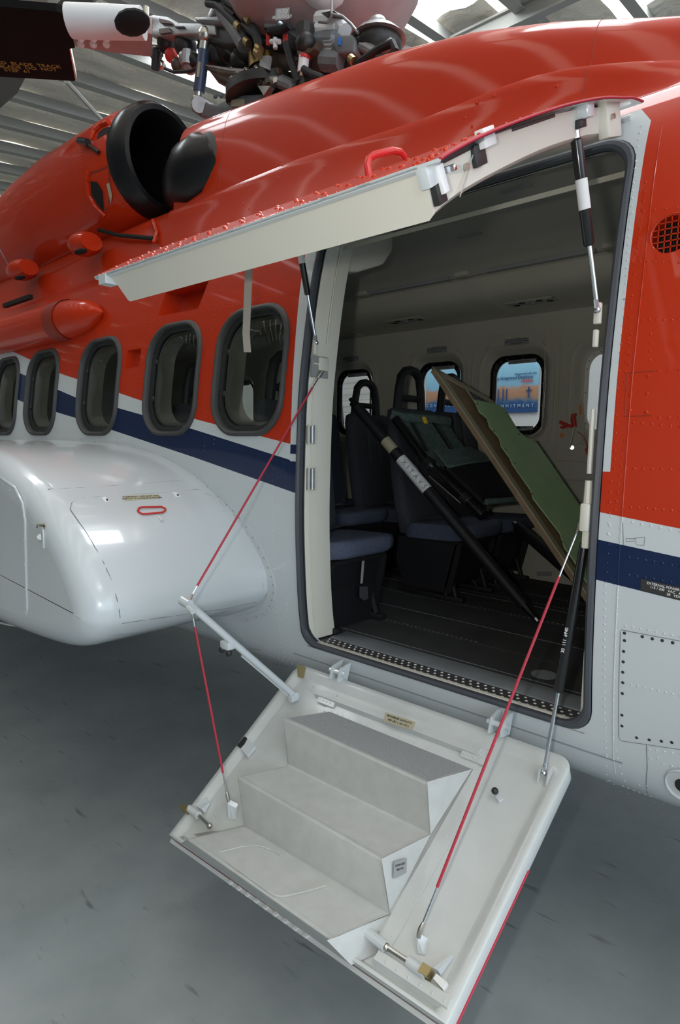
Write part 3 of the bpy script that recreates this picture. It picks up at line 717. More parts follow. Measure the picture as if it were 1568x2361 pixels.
b.loft([[Vector((X+dx, .05-(.13*f+.002)*max(math.cos(a), -.4), A_.z+.023+(.13*f+.002)*math.sin(a))) for a in np.linspace(0, 2*math.pi, 22, endpoint=False)] for dx, f in ((0, .985), (-.16, 1.0))], cap=False)
b.make('walk_strip', 'seam_red', pod)
b = B(); b.box(P(40, 695, Y=.09), (.5, .03, .03)); b.make('pod_slot', 'dark_hole', HELI)
# crease line under the nacelle and dark seam near the fairing foot
b = B(); b.tube([P(228, 530, Y=.26), P(270, 542, Y=.25), P(355, 550, Y=.24)], .014, 6); b.make('cowl_gap', 'dark_hole', HELI)
b = B(); b.tube([P(95, 614, Y=.24), P(165, 578, Y=.25)], .006, 6); b.make('cowl_gap', 'seam_red', HELI)

# ------------------------------------------------------------------ sponson
SP = hollow('sponson', HELI)
def spf():
    top = [S(*p) for p in ((597, 1251), (558, 1193), (519, 1152), (459, 1099), (406, 1067), (358, 1044), (292, 1021))]
    pr = [(-6.4, .86), (-4.5, .84), (-2.5, .835), (-1.3, .86), (-.75, .885), (-.46, .915), (-.31, .965), (-.235, 1.03), (-.215, 1.09), (-.235, 1.17)]
    pr += [(-.32, 1.285), (-.435, 1.39), (-.56, 1.47), (-.77, 1.57), (-.99, 1.64), (-1.25, 1.69), (-1.6, 1.72), (-2.2, 1.735), (-3.3, 1.73), (-4.5, 1.68), (-6.4, 1.50)]
    return catmull(pr, 6)
SPP = spf(); SPC = np.array([-3.3, 1.28])
def spring(y, ins, shift=0.):
    n = len(SPP); t = np.roll(SPP, -1, 0)-np.roll(SPP, 1, 0); t /= np.linalg.norm(t, axis=1)[:, None]+1e-9
    nr = np.stack([-t[:, 1], t[:, 0]], 1)             # inward for this winding
    q = SPP+nr*ins
    return [Vector((x+shift, y, z)) for x, z in q]
TST = spring(0, .05)
SGN = 1 if TST[60].x < SPP[60][0] else -1
R_ = .11; rings = [spring(.12, 0), spring(-.02, 0)]
for y in (-.2, -.4, -.6, -.76): rings.append(spring(y, 0, shift=-.03*(-y)))
for a in np.linspace(0, 90, 9)[1:]:
    a = math.radians(a); rings.append(spring(-.76-R_*math.sin(a), SGN*R_*(1-math.cos(a)), shift=-.024))
from mathutils.geometry import tessellate_polygon
b = B(); b.loft(rings, cap=False); b.add(rings[-1], [tuple(f) for f in tessellate_polygon([rings[-1]])]); SH = b.make('sponson_shell', 'white_paint', SP, angle=60)
def spt(px, py, y=-.3, it=14):
    """point of the sponson nose/top surface on a sight line"""
    d = Vector(RW @ np.array([px-PPX[0], py-PPX[1], FPX])); c = Vector(CAM); best = None; poly = [(x, z) for x, z in SPP]
    lo = None
    for k in range(700):
        t = .9+k*.0045
        p = c+d*(t/ d.length*1.0)*1.0
        if p.y > -.02: break
        if -.86 < p.y and inside((p.x-.03*p.y, p.z), poly): best = p; break
    return best
fl = B(); n0 = [S(*p) for p in ((184, 1011), (292, 1021), (358, 1044), (406, 1067), (459, 1099), (519, 1152), (558, 1193), (597, 1251), (625, 1310), (637, 1360), (628, 1400), (606, 1422), (560, 1436))]
n0 = [Vector((x, skinY(z), z)) for x, z in catmull([(p.x, p.z) for p in n0], 5)]
cen = Vector((-1.2, 0, 1.2)); inn = [p+(cen-p).normalized()*.055 for p in n0]
fl.loft([[p+Vector((0, -.0005, 0)) for p in n0], [p+Vector((0, -.005, 0)) for p in n0], [p+Vector((0, -.006, 0)) for p in inn]], close=False, cap=False); fl.make('mounting_flange', 'white_paint', SP)
fs = B()
for i in range(2, len(n0)-1, 2): fs.dome(n0[i].lerp(inn[i], .28)+Vector((0, -.005, 0)), (0, -1, 0), .0055, .5)
fs.make('flange_screw', 'placard_grey', SP, kind='stuff', fixn=False)
# seams of the life raft cover
def spline_on(pts, r, mat, name):
    q = []
    for i in range(len(pts)-1):
        for k in range(6):
            t = k/6; q.append(spt(pts[i][0]+(pts[i+1][0]-pts[i][0])*t, pts[i][1]+(pts[i+1][1]-pts[i][1])*t))
    q.append(spt(*pts[-1])); q = [p for p in q if p is not None]; b = B(); b.tube(q, r, 5); return b.make(name, mat, SP)
spline_on([(165, 1160), (162, 1175), (200, 1230), (235, 1290), (258, 1340), (273, 1395), (278, 1437)], .0025, 'seam', 'cover_seam')
spline_on([(165, 1160), (180, 1150), (260, 1143), (380, 1136), (455, 1128), (500, 1150), (550, 1200), (590, 1265), (607, 1330), (606, 1380)], .0016, 'seam', 'cover_seam')
spline_on([(280, 1437), (400, 1420), (520, 1403), (590, 1388)], .0022, 'seam', 'cover_seam')
spline_on([(250, 1466), (380, 1450), (520, 1425), (590, 1405)], .0016, 'seam', 'cover_seam')
spline_on([(110, 1128), (200, 1124), (320, 1116), (440, 1106)], .0016, 'seam', 'cover_seam')
b = B()
for a, c, n in (((112, 1120), (455, 1100), 20),):
    for i in range(n): b.dome(spt(a[0]+(c[0]-a[0])*i/(n-1), a[1]+(c[1]-a[1])*i/(n-1)), (.3, -.3, .9), .004, .5)
b.make('flush_screw', 'white_paint', SP, kind='stuff', fixn=False)
hp = [spt(x, y) for x, y in ((324, 1174), (330, 1172), (376, 1171), (384, 1175), (385, 1179), (378, 1184), (334, 1188), (326, 1185), (321, 1180), (324, 1174))]
off = Vector((.35, -.75, .5)).normalized()*.012
b = B(); b.prism([spt(x, y)-off*.3 for x, y in ((313, 1170), (386, 1166), (397, 1185), (330, 1192))], off*.45); b.make('handle_recess', 'white_paint', SP, smooth=False)
b = B(); b.tube([p+off for p in hp], .0042, 8); b.make('release_handle', 'print_red', SP, label='red pull handle on the raft cover')
b = B(); b.tube([spt(363, 1190)+off*.2, spt(376, 1203)+off*.5], [.006, .009], 8); b.make('handle_stem', 'white_paint', SP)
placard([(283, 1144), (366, 1141), (371, 1150), (290, 1156)], 'placard_gold', SP, ['WARNING - LIFE RAFT WILL', 'DEPLOY IF HANDLE IS PULLED'], 'ink', .014, surf=lambda x, y: spt(x, y)+off*.25)
for q in ((235, 1147), (398, 1136)):
    placard([q, (q[0]+9, q[1]-1), (q[0]+19, q[1]+10), (q[0]+8, q[1]+11)], 'print_white', SP, [], 'ink', .01, surf=lambda x, y: spt(x, y)+off*.2)
    b = B(); b.dome(spt(q[0]+12, q[1]+7)+off*.3, off, .008, .3); b.make('status_dot', 'hub_dark', SP, fixn=False)
YO = -.871
placard([(84, 1209), (103, 1207), (104, 1220), (87, 1220)], 'placard_gold', SP, ['GROUND HERE'], 'ink', .012, surf=lambda x, y: P(x, y, Y=YO))
b = B(); b.box(P(95, 1238, Y=YO), (.045, .006, .085)); b.make('socket_plate', 'white_paint', SP); 
b = B(); b.tube([P(93, 1238, Y=YO), P(93, 1238, Y=YO-.006)], .012, 12); b.make('ground_socket', 'gloss_black', SP)
def osurf(px, py):
    p = P(px, py, Y=YO)
    for _ in range(4): t_ = min(max(0, R_-(p.z-.915)), R_*.95); p = P(px, py, Y=YO+R_-math.sqrt(R_*R_-t_*t_))
    return p
q = [osurf(px, py) for px, py in ((-60, 1080), (0, 1100), (35, 1125), (52, 1160), (58, 1200), (60, 1300), (63, 1400), (64, 1425), (54, 1444), (28, 1442), (0, 1436), (-40, 1425), (-90, 1405))]
b = B(); b.tube(q, .005, 6); b.make('side_panel_rim', 'white_paint', SP)
b = B()
for x, y in ((5, 1117), (22, 1130), (41, 1146), (53, 1189), (55, 1245), (56, 1302), (58, 1358), (58, 1413), (49, 1441), (28, 1435), (9, 1428)):
    b.dome(osurf(x, y), (0, -1, 0), .0065, .4)
for i in range(16): b.dome(P(65+i*.4, 1180+i*15.5, Y=YO), (0, -1, 0), .0035, .4)
b.make('panel_screw', 'white_paint', SP, kind='stuff', fixn=False)

# ------------------------------------------------------------------ airstair door (hinged at the sill)
HL = Vector((0, -.03, .766)); HR = Vector((1.225, -.03, .766)); EL = Vector((0, -.70, .285)); ER = Vector((1.215, -.73, .372))
def D(u, v, n=0.):
    p = HL*(1-u)*(1-v)+HR*u*(1-v)+EL*(1-u)*v+ER*u*v
    du = (HR-HL)*(1-v)+(ER-EL)*v; dv = (EL-HL)*(1-u)+(ER-HR)*u
    nn = du.cross(dv).normalized()
    if nn.z < 0: nn = -nn
    return p+nn*n
AD = hollow('airstair_door', HELI)
def duv(px, py):
    p = np.array([.5, .5])
    def pj(q):
        c = RW.T @ (np.array(D(*q))-CAM); return PPX+FPX*c[:2]/c[2]
    for _ in range(20):
        f = pj(p)-[px, py]; e = 1e-4
        J = np.array([(pj(p+[e, 0])-pj(p))/e, (pj(p+[0, e])-pj(p))/e]).T; p = p-np.linalg.solve(J, f)
    return p
def DP(px, py, n=0.):
    u, v = duv(px, py); return D(u, v, n)
# outline in (u,v): rounded upper corners
def dloop(i, n):
    w_, h_ = 1.22, .83; r = .048; pts = []
    iu = i/w_; iv = i/h_; ru, rv_ = r/w_, r/h_
    for k, (cu, cv, a0) in enumerate(((iu+ru, iv*1.0+rv_, 180), (1-iu-ru, iv+rv_, 270))):
        for a in range(0, 91, 15):
            t = math.radians(a0+a); pts.append((cu+ru*math.cos(t), cv+rv_*math.sin(t)))
    for v in (.35, .6, .8): pts.append((1-iu, v))
    pts += [(1-iu, 1-iv*.35), (.75, 1-iv*.35), (.5, 1-iv*.35), (.25, 1-iv*.35), (iu, 1-iv*.35)]
    for v in (.8, .6, .35): pts.append((iu, v))
    return [D(u, v, n) for u, v in pts]
b = B(); b.loft([dloop(.03, -.05), dloop(.0, -.048), dloop(-.002, -.002), dloop(.002, .002), dloop(.028, .002), dloop(.045, -.012), dloop(.055, -.014)], cap=False)
# inner tray surface as a grid (the door is very slightly twisted)
g = B(); N = 14
for i in range(N+1):
    for j in range(N+1):
        pass
uu = np.linspace(.045, .955, N+1); vv = np.linspace(.066, .977, N+1)
gv = [D(u, v, -.0135) for v in vv for u in uu]; gf = [(j*(N+1)+i, j*(N+1)+i+1, (j+1)*(N+1)+i+1, (j+1)*(N+1)+i) for i in range(N) for j in range(N)]
b.add(gv, gf)
b.make('door_shell', 'door_white', AD, angle=50)
b = B(); ol = dloop(.0, -.051); il = dloop(.03, -.056); b.loft([ol, il], cap=False); b.add(il, [tuple(range(len(il)))]); b.make('outer_skin', 'livery', AD)
b = B(); b.tube([D(1.001, v, -.045) for v in np.linspace(.45, 1.0, 8)], .0035, 6); b.tube([D(u, 1.003, -.047) for u in np.linspace(0, 1, 10)], .0035, 6); b.make('skin_edge', 'cable_red', AD)
b = B(); b.loft([[D(u, 1.004, -.03), D(u, 1.018, -.034), D(u, 1.018, -.037), D(u, 1.004, -.034)] for u in np.linspace(-.01, 1, 20)]); b.make('edge_plate', 'door_white', AD, smooth=False)
b = B()
for u in np.linspace(.3, .6, 9): b.box(D(u, 1.012, -.026), (.012, .012, .006))
b.make('edge_clip', 'print_white', AD, kind='stuff')
# ledge and doubler strips across the door top
b = B(); b.loft([[D(u, .10, -.012), D(u, .104, .004), D(u, .13, .006), D(u, .136, -.012)] for u in np.linspace(.15, .77, 14)]); b.make('door_ledge', 'door_white', AD)
b = B(); b.loft([[D(u, .155, -.012), D(u, .155, -.009), D(u, .19, -.009), D(u, .19, -.012)] for u in np.linspace(.22, .78, 14)]); b.loft([[D(.775, v, -.012), D(.775, v, -.008), D(.815, v, -.008), D(.815, v, -.012)] for v in np.linspace(.19, .9, 12)])
b.loft([[D(.06, .945, -.012), D(.06, .945, .004), D(.06, .97, .006), D(.06, .985, -.012)], [D(.2, .945, -.012), D(.2, .945, .004), D(.2, .97, .006), D(.2, .985, -.012)]])
b.loft([[D(.80, .93, -.012), D(.80, .93, .006), D(.80, .962, .008), D(.80, .975, -.012)], [D(.99, .93, -.012), D(.99, .93, .006), D(.99, .962, .008), D(.99, .975, -.012)]])
b.make('doubler_strip', 'door_white', AD)
b = B()
for i in range(18): b.dome(D(.80+.003*i/18, .21+.66*i/17, -.0085), (0, -.5, .85), .0038, .5)
for i in range(22): b.dome(D(.25+.52*i/21, .175, -.009), (0, -.5, .85), .003, .5)
for u0 in (.17, .72):
    for i in range(4):
        for j in range(3): b.dome(D(u0+.016*i+.006*j, .10+.022*j, .000), (0, -.5, .85), .0045, .5)
for (u, v) in ((.11, .08), (.12, .09), (.10, .10), (.115, .11), (.10, .83), (.11, .835), (.09, .85), (.1, .30), (.12, .31)): b.dome(D(u, v, -.012), (0, -.5, .85), .0045, .5)
for i in range(6): b.dome(D(.83+.03*i, .952, .008), (0, -.5, .85), .004, .5)
b.make('rivet', 'door_white', AD, kind='stuff', fixn=False)
b = B()
for u0 in (.165, .715): b.loft([[D(u0, .085, -.010), D(u0+.065, .085, -.010), D(u0+.085, .16, -.010), D(u0+.01, .16, -.010)], [D(u0, .085, -.001), D(u0+.065, .085, -.001), D(u0+.085, .16, -.001), D(u0+.01, .16, -.001)]])
b.make('fitting_pad', 'door_white', AD, smooth=False)
# moulded stairs: saw-tooth with three treads
vL = [D(.236, .182, -.008), D(.230, .500, -.008), D(.229, .809, -.008)]; vR = [D(.772, .190, -.008), D(.770, .507, -.008), D(.766, .815, -.008)]
nL = [P(650, 1655, Z=.680), P(545, 1790, Z=.537), P(430, 1935, Z=.396)]; nR = [P(990, 1808, Z=.689), P(885, 1985, Z=.557), P(765, 2170, Z=.430)]
endL = D(.06, 1.0, -.008); endR = D(.755, 1.012, -.004)
b = B(); pr = []
seqL = [vL[0], nL[0], vL[1], nL[1], vL[2], nL[2], endL]; seqR = [vR[0], nR[0], vR[1], nR[1], vR[2], nR[2], endR]
for i in range(6): b.add([seqL[i], seqR[i], seqR[i+1], seqL[i+1]], [(0, 1, 2, 3)])
fR = [vR[0], vR[1], vR[2], D(.79, .94, -.010)]; fL = [D(.20, .182, -.010), D(.195, .5, -.010), D(.19, .8, -.010), D(.03, .985, -.010)]
for s_, q, f in ((0, seqR, fR), (1, seqL, fL)):
    for i in range(3):
        a, n_, c = q[2*i], q[2*i+1], q[2*i+2]
        if i < 2: b.add([a, n_, c], [(0, 1, 2)])
        else: b.add([a, n_, c, f[3]], [(0, 1, 2, 3)])
ST = b.make('stair_moulding', 'tread_white', AD, bevel=.008, weld=True, angle=50)
for i, (mat, sp_) in enumerate((('tread_grey', .0), ('tread_white', .0), ('tread_white', .0))):
    q = [seqL[2*i], seqR[2*i], seqR[2*i+1], seqL[2*i+1]]; c = sum(q, Vector())/4; n_ = (q[1]-q[0]).cross(q[3]-q[0]).normalized(); n_ = n_ if n_.z > 0 else -n_
    k = .955
    a = [c+(p-c)*k+n_*.0012 for p in q]; a[2] = a[2].lerp(a[1], .06); a[3] = a[3].lerp(a[0], .06)
    b = B(); b.prism([p-n_*.004 for p in a], n_*.004); b.make('tread', mat, AD, smooth=False, label='grey non-slip top tread' if i == 0 else None)
q = [seqL[4], seqR[4], seqR[5], seqL[5]]
def T3(a, c, h=.0035): p = q[0].lerp(q[1], a).lerp(q[3].lerp(q[2], a), c); return p+Vector((0, 0, h))
b = B(); b.tube([T3(.20, .84), T3(.205, .45), T3(.24, .25), T3(.32, .16), T3(.37, .165)] , .0022, 5); b.tube([T3(.70, .20), T3(.69, .5), T3(.665, .85), T3(.64, .93), T3(.58, .94), T3(.3, .92)], .0022, 5); b.make('tread_groove', 'tread_white', AD)
# placards on the stairs
placard([(891, 1645), (959, 1668), (951, 1687), (886, 1666)], 'placard_gold', AD, ['MAXIMUM CAPACITY', '400 LBS  ( 181 KG )'], 'ink', .0115, surf=lambda x, y: DP(x, y, .008), label='gold capacity placard')
sf = lambda x, y: P(x, y, X=.915)
sd_ = Vector((nR[1].x, nR[1].y, nR[1].z))
def sidept(px, py):     # on the outer side face of the second step
    a, c, e = nR[1], vR[2], vR[1]; n_ = (c-a).cross(e-a).normalized(); d = Vector(RW @ np.array([px-PPX[0], py-PPX[1], FPX])); o_ = Vector(CAM); t = (a-o_).dot(n_)/d.dot(n_); return o_+d*t-d.normalized()*.012
placard([(908, 1988), (938, 1979), (937, 2012), (907, 2026)], 'placard_grey', AD, [], 'ink', .01, surf=sidept)
for i, ln in enumerate(('DOOR ASSY', 'SER. NO.')): 
    c = sidept(922, 1993+10*i); text(ln, .007, c, sidept(938, 1979)-sidept(908, 1988), sidept(908, 1988)-sidept(907, 2026), 'ink', AD, up=.002, depth=.0003)
# hinges of the door
for px in ((778, 1548), (1148, 1668)):
    c = P(px[0], px[1], Y=-.035); h_ = B()
    for dx in (-.022, .022): h_.prism([c+Vector((dx, .055, .035)), c+Vector((dx, -.012, .02)), c+Vector((dx, -.03, -.03)), c+Vector((dx, .03, -.04))], (.008, 0, 0))
    h_.tube([c+Vector((-.035, -.005, 0)), c+Vector((.045, -.005, 0))], .010, 10); h_.make('door_hinge', 'white_paint', AD, bevel=.0)
# fittings on the tray
b = B(); b.loft([[DP(686, 1533, .004), DP(706, 1540, .004), DP(701, 1566, .004), DP(688, 1562, .004)], [DP(686, 1533, .007), DP(706, 1540, .007), DP(701, 1566, .007), DP(688, 1562, .007)]]); b.make('wear_plate', 'brass', AD, smooth=False)
b = B(); b.loft([[DP(x, y, n) for x, y in ((549, 1722), (566, 1701), (571, 1704), (556, 1727))] for n in (-.006, .010)]); b.make('strike_pin', 'hub_dark', AD, smooth=False)
b = B(); b.loft([[DP(x, y, n) for x, y in ((556, 1727), (575, 1706), (589, 1722), (570, 1744))] for n in (-.010, .004)]); b.make('strike_bracket', 'white_paint', AD, smooth=False)
def latch(p0, p1, p2, box, name='latch_bolt'):
    L = B(); L.tube([DP(*p0, .012), DP(*p1, .012)], .014, 12); L.make('bolt_housing', 'white_paint', AD)
    L = B(); L.tube([DP(*p1, .012), DP(*p2, .012)], .0065, 8); L.ball(DP(*p2, .012), .011); L.make('bolt_rod', 'steel', AD)
    L = B(); L.loft([[DP(x, y, n) for x, y in box] for n in (.0, .028)]); L.make('bolt_block', 'brass', AD, smooth=False)
latch((440, 1868), (462, 1884), (487, 1908), ((423, 1872), (429, 1861), (442, 1868), (436, 1880)))
latch((985, 2250), (945, 2222), (893, 2188), ((971, 2252), (983, 2231), (1003, 2244), (992, 2264)))
b = B(); b.tube([DP(850, 2155, .010), DP(893, 2188, .010)], .014, 10); b.make('bolt_sleeve', 'white_paint', AD)
for q in (((455, 1862), (476, 1838), (482, 1850), (470, 1872)), ((1003, 2240), (1041, 2200), (1044, 2203), (1015, 2246))):
    b = B(); b.loft([[DP(x, y, -.008) for x, y in q], [DP(x, y, .018) for x, y in q[:1]]+[DP(q[1][0], q[1][1], 0), DP(q[2][0], q[2][1], 0), DP(q[3][0], q[3][1], .018)]]); b.make('stiffener_gusset', 'white_paint', AD, smooth=False)
b = B(); b.loft([[DP(x, y, n) for x, y in ((1002, 2262), (1010, 2250), (1034, 2270), (1024, 2286))] for n in (-.008, .012)]); b.make('catch_fork', 'print_white', AD, smooth=False)
b = B(); b.ball(DP(1143, 1829, .012), .011); b.make('door_bumper', 'rubber', AD); b = B(); b.loft([[DP(x, y, n) for x, y in ((1143, 1838), (1152, 1830), (1160, 1840), (1150, 1848))] for n in (-.010, .002)]); b.make('bumper_pad', 'white_paint', AD, smooth=False)
b = B(); c = DP(1255, 1790, -.004)
for s_ in (-1, 1): b.prism([c+Vector((s_*.014, -.022, -.012)), c+Vector((s_*.014, .022, .014)), c+Vector((s_*.014, .012, .032)), c+Vector((s_*.014, -.014, .018))], (.004, 0, 0))
b.make('strut_clevis', 'white_paint', AD)
for q in ((530, 1858), (966, 2168)):
    c0, c1 = DP(q[0]-6, q[1]+ (16 if q[0] < 600 else 22), -.012), DP(q[0]+12, q[1]-2, -.012)
    b = B(); b.prism([DP(q[0]-8, q[1]+26, -.012), DP(q[0]+8, q[1]+30, -.012), DP(q[0]+14, q[1]-6, -.012), DP(q[0]-2, q[1]-8, .016)], (.004, .002, .005)); b.make('cable_anchor', 'white_paint', AD, smooth=False)
# cables, arm and gas struts
def cable(a, c, fit0, fit1, name='support_cable', r=.0042):
    C_ = hollow(name, HELI); a, c = Vector(a), Vector(c); d = (c-a).normalized(); L_ = (c-a).length
    b = B(); b.tube([a+d*fit0, c-d*fit1], r, 8); b.make('cable_sheath', 'cable_red', C_)
    for p, q, f in ((a, d, fit0), (c, -d, fit1)):
        b = B(); b.tube([p+q*.03, p+q*f], [.0038, .0030], 8); b.make('swaged_end', 'chrome', C_)
        b = B(); b.tube([p-q*.004+Vector((.003, 0, 0)), p+q*.018, p+q*.036], [.0065, .0075, .004], 8); b.make('eye_fitting', 'steel', C_)
    return C_
armE = P(432, 1390, X=.05); armF = DP(680, 1608, .022)
cable(P(741, 858, X=.035), armE, .09, .07); cable(P(441, 1402, X=.06), DP(530, 1850, .012), .07, .11)
cable(P(1341, 1198, X=1.205), DP(967, 2163, .012), .19, .13)
A_ = hollow('folding_arm', HELI)
b = B(); b.tube([armE, armF], .014, 14); b.make('arm_tube', 'white_paint', A_)
b = B(); b.tube([armE+Vector((-.03, 0, .004)), armE+Vector((.012, 0, -.004))], .018, 12); b.tube([armE+Vector((.02, -.01, -.01)), armE+Vector((.05, -.01, -.02))], .012, 10); b.make('arm_knuckle', 'white_paint', A_)
b = B(); m_ = armE.lerp(armF, .36); b.box(m_+Vector((-.01, 0, -.025)), (.05, .035, .03), bev=.004); b.make('arm_bracket', 'white_paint', A_)
b = B(); b.ball(m_+Vector((-.03, -.01, -.045)), .013); b.ball(m_+Vector((.012, -.01, -.05)), .013); b.make('bump_stop', 'rubber', A_)
b = B(); b.tube([armE.lerp(armF, .5)+Vector((-.012, 0, -.018)), armE.lerp(armF, .97)+Vector((-.008, 0, -.018))], .006, 6); b.make('arm_rod', 'white_paint', A_)
b = B(); b.box(armF+Vector((.005, .0, -.012)), (.03, .045, .03), bev=.004); b.tube([armF+Vector((-.022, 0, 0)), armF+Vector((.022, 0, 0))], .013, 12); b.make('arm_pivot', 'white_paint', A_)
def strut(a, c, f, r=.014, rod=.006, label=None, two=False, tag_=True):
    G = hollow('gas_strut', HELI); a, c = Vector(a), Vector(c); d = (c-a).normalized(); m_ = a.lerp(c, f)
    b = B(); b.tube([a+d*.03, a+d*.035, m_-d*.006, m_], [r*.7, r, r, r*.75], 16); b.make('strut_body', 'gloss_black', G)
    b = B(); b.tube([m_-d*.01, c-d*.02], rod, 10); b.make('strut_rod', 'chrome', G)
    b = B(); b.tube([a-d*.01, a+d*.035], r*.7, 10); b.ball(a, .011); b.ball(c, .010); b.tube([c-d*.03, c], .007, 8); b.make('ball_end', 'chrome', G)
    return G, a, d
G, a, d = strut(P(1353, 1228, X=1.215), DP(1255, 1788, .012), .66, .0145)
tx = (P(1300, 1540, X=1.2)-P(1312, 1440, X=1.2)).normalized()
c0 = a+d*((DP(1255, 1788, .012)-a).length*.44); side = d.cross(Vector((0, 1, 0))).normalized(); side = side if side.x > 0 else -side
text('30  111  9640', .014, c0+Vector((-.004, -.0150, 0)), -d, side, 'print_white', G, up=.0)
UA = P(1325, 290, X=1.205); UC = P(1377, 715, X=1.228)
G, a, d = strut(UA, UC, .63, .015, .0065); Lr = (UC-UA).length
b = B(); b.tube([a+d*Lr*.27, a+d*Lr*.43], .0157, 16); b.make('strut_label', 'print_white', G, label='white paper label around the strut')
b = B(); b.tube([a-d*.0, a+d*.05], .010, 10); b.make('strut_end', 'cream', G)
LA = P(685, 540, X=.03); LC = P(729, 790, X=.03)
G, a, d = strut(LA, LC, .55, .013, .006); Lr = (LC-LA).length
b = B(); b.tube([a+d*Lr*.15, a+d*Lr*.26], .0135, 12); b.make('strut_label', 'print_white', G)
b = B(); c = LC; b.box(c+Vector((-.004, 0, -.02)), (.012, .02, .06), bev=.003); b.make('strut_lug', 'cream', G)

# ------------------------------------------------------------------ upper door
UD = hollow('upper_door', HELI)
SKP = catmull([(.12, 2.745), (.03, 2.72), (-.05, 2.688), (-.19, 2.633), (-.402, 2.535), (-.617, 2.424), (-.79, 2.329), (-.90, 2.262), (-.935, 2.238)], 4)
def up(X, s, off=0.):
    """point on the upper door section; s 0 at the hinge, 1 at the free edge"""
    i = s*(len(SKP)-1); k = min(int(i), len(SKP)-2); f = i-k; p = SKP[k]*(1-f)+SKP[k+1]*f; t = SKP[k+1]-SKP[k]; t = t/np.linalg.norm(t); n_ = np.array([t[1], -t[0]])
    if n_[1] < 0: n_ = -n_
    return Vector((X, p[0]+n_[0]*off, p[1]+n_[1]*off+(.028*s if False else 0)))
x0, x1 = .015, 1.262
ss = np.linspace(0, 1, 30); loops = []
b = B()
top = [[up(x, s, .0) for x in np.linspace(x0, x1, 14)] for s in ss]; bot = [[up(x, s, -.006) for x in np.linspace(x0, x1, 14)] for s in ss]
b.loft(top, close=False, cap=False); US = b.make('door_skin', 'red_paint', UD, angle=80)
b = B(); b.loft([[up(x0, s, -.001), up(x0-.001, s, -.007)] for s in ss], close=False, cap=False); b.loft(bot, close=False, cap=False); b.loft([[p, q] for p, q in zip(top[-1], bot[-1])], close=False, cap=False); b.make('skin_lining', 'white_paint', UD, angle=80)
b = B(); b.tube([up(x1, s, -.002) for s in ss], .0035, 6); b.make('skin_edge', 'cable_red', UD)
b = B(); b.loft([[up(x, .985, -.004), up(x, 1.0, .001), up(x, 1.0, -.008), up(x, .955, -.016)] for x in np.linspace(x0, x1-.05, 12)]); b.make('edge_channel', 'white_paint', UD, smooth=False)
# inner moulding: swept tray with depth, thin towards the hinge
def dep(s): return float(np.interp(s, [.08, .3, .55, .8, .95], [-.080, -.080, -.082, -.09, -.10]))
tr = []
for s in np.linspace(.08, .945, 22):
    d_ = dep(s); X0, X1 = x0+.07, x1-.045
    tr.append([up(X0, s, -.006), up(X0+.012, s, d_+.006), up(X0+.02, s, d_), up((X0+X1)/2, s, d_), up(X1-.02, s, d_), up(X1-.008, s, d_+.008), up(X1, s, -.012)])
b = B(); b.loft(tr, close=False, cap=False)
lf = tr[-1]; b.add(lf, [tuple(range(len(lf)))]); b.add(tr[0], [tuple(range(len(tr[0])))]); UP_ = b.make('inner_panel', 'cream', UD, bevel=.0, angle=40)
b = B()
for s in (.90, .55, .17):
    pass
# hardware along the nose side of the door
def ubox(s, off, dx, dims, mat, name, bev=.002, x=None):
    b = B(); t = (up(1, min(s+.02, 1))-up(1, s-.02)).normalized(); ang = math.atan2(t.z, t.y); R3 = Matrix.Rotation(ang, 3, 'X')
    b.box(up((x1-.045 if x is None else x)+dx, s, off), dims, rot=R3, bev=bev); return b.make(name, mat, UD)
ubox(.90, -.024, .0, (.024, .055, .040), 'white_paint', 'latch_housing'); ubox(.885, -.055, .002, (.016, .03, .05), 'rubber', 'latch_pocket')
ubox(.875, -.040, .012, (.012, .020, .05), 'print_white', 'latch_tongue'); ubox(.85, -.03, .02, (.03, .012, .012), 'chrome', 'latch_pin')
ubox(.70, -.010, .012, (.02, .05, .035), 'print_white', 'roller_bracket'); ubox(.715, -.035, .002, (.012, .045, .04), 'rubber', 'bracket_slot'); ubox(.55, -.015, .0, (.004, .24, .008), 'rubber', 'panel_gap')
ubox(.78, -.014, .0, (.006, .16, .014), 'rubber', 'panel_gap')
ubox(.40, -.018, .006, (.045, .05, .04), 'white_paint', 'strut_mount', .006); ubox(.41, -.045, .003, (.02, .035, .02), 'rubber', 'mount_pocket'); ubox(.24, -.045, .004, (.03, .11, .09), 'cream', 'end_block', .006)
b = B(); t = up(x1-.028, .27, -.04); b.tube([t, t+Vector((.012, 0, 0))], .007, 10); b.tube([up(x1-.05, .755, -.045), up(x1-.04, .755, -.045)], .007, 10); b.make('panel_screw', 'steel', UD)
b = B(); b.tube([up(x1-.043, .72, -.02), up(x1-.043, .80, -.088)], .0012, 5); b.make('panel_joint', 'ceiling_grey', UD)
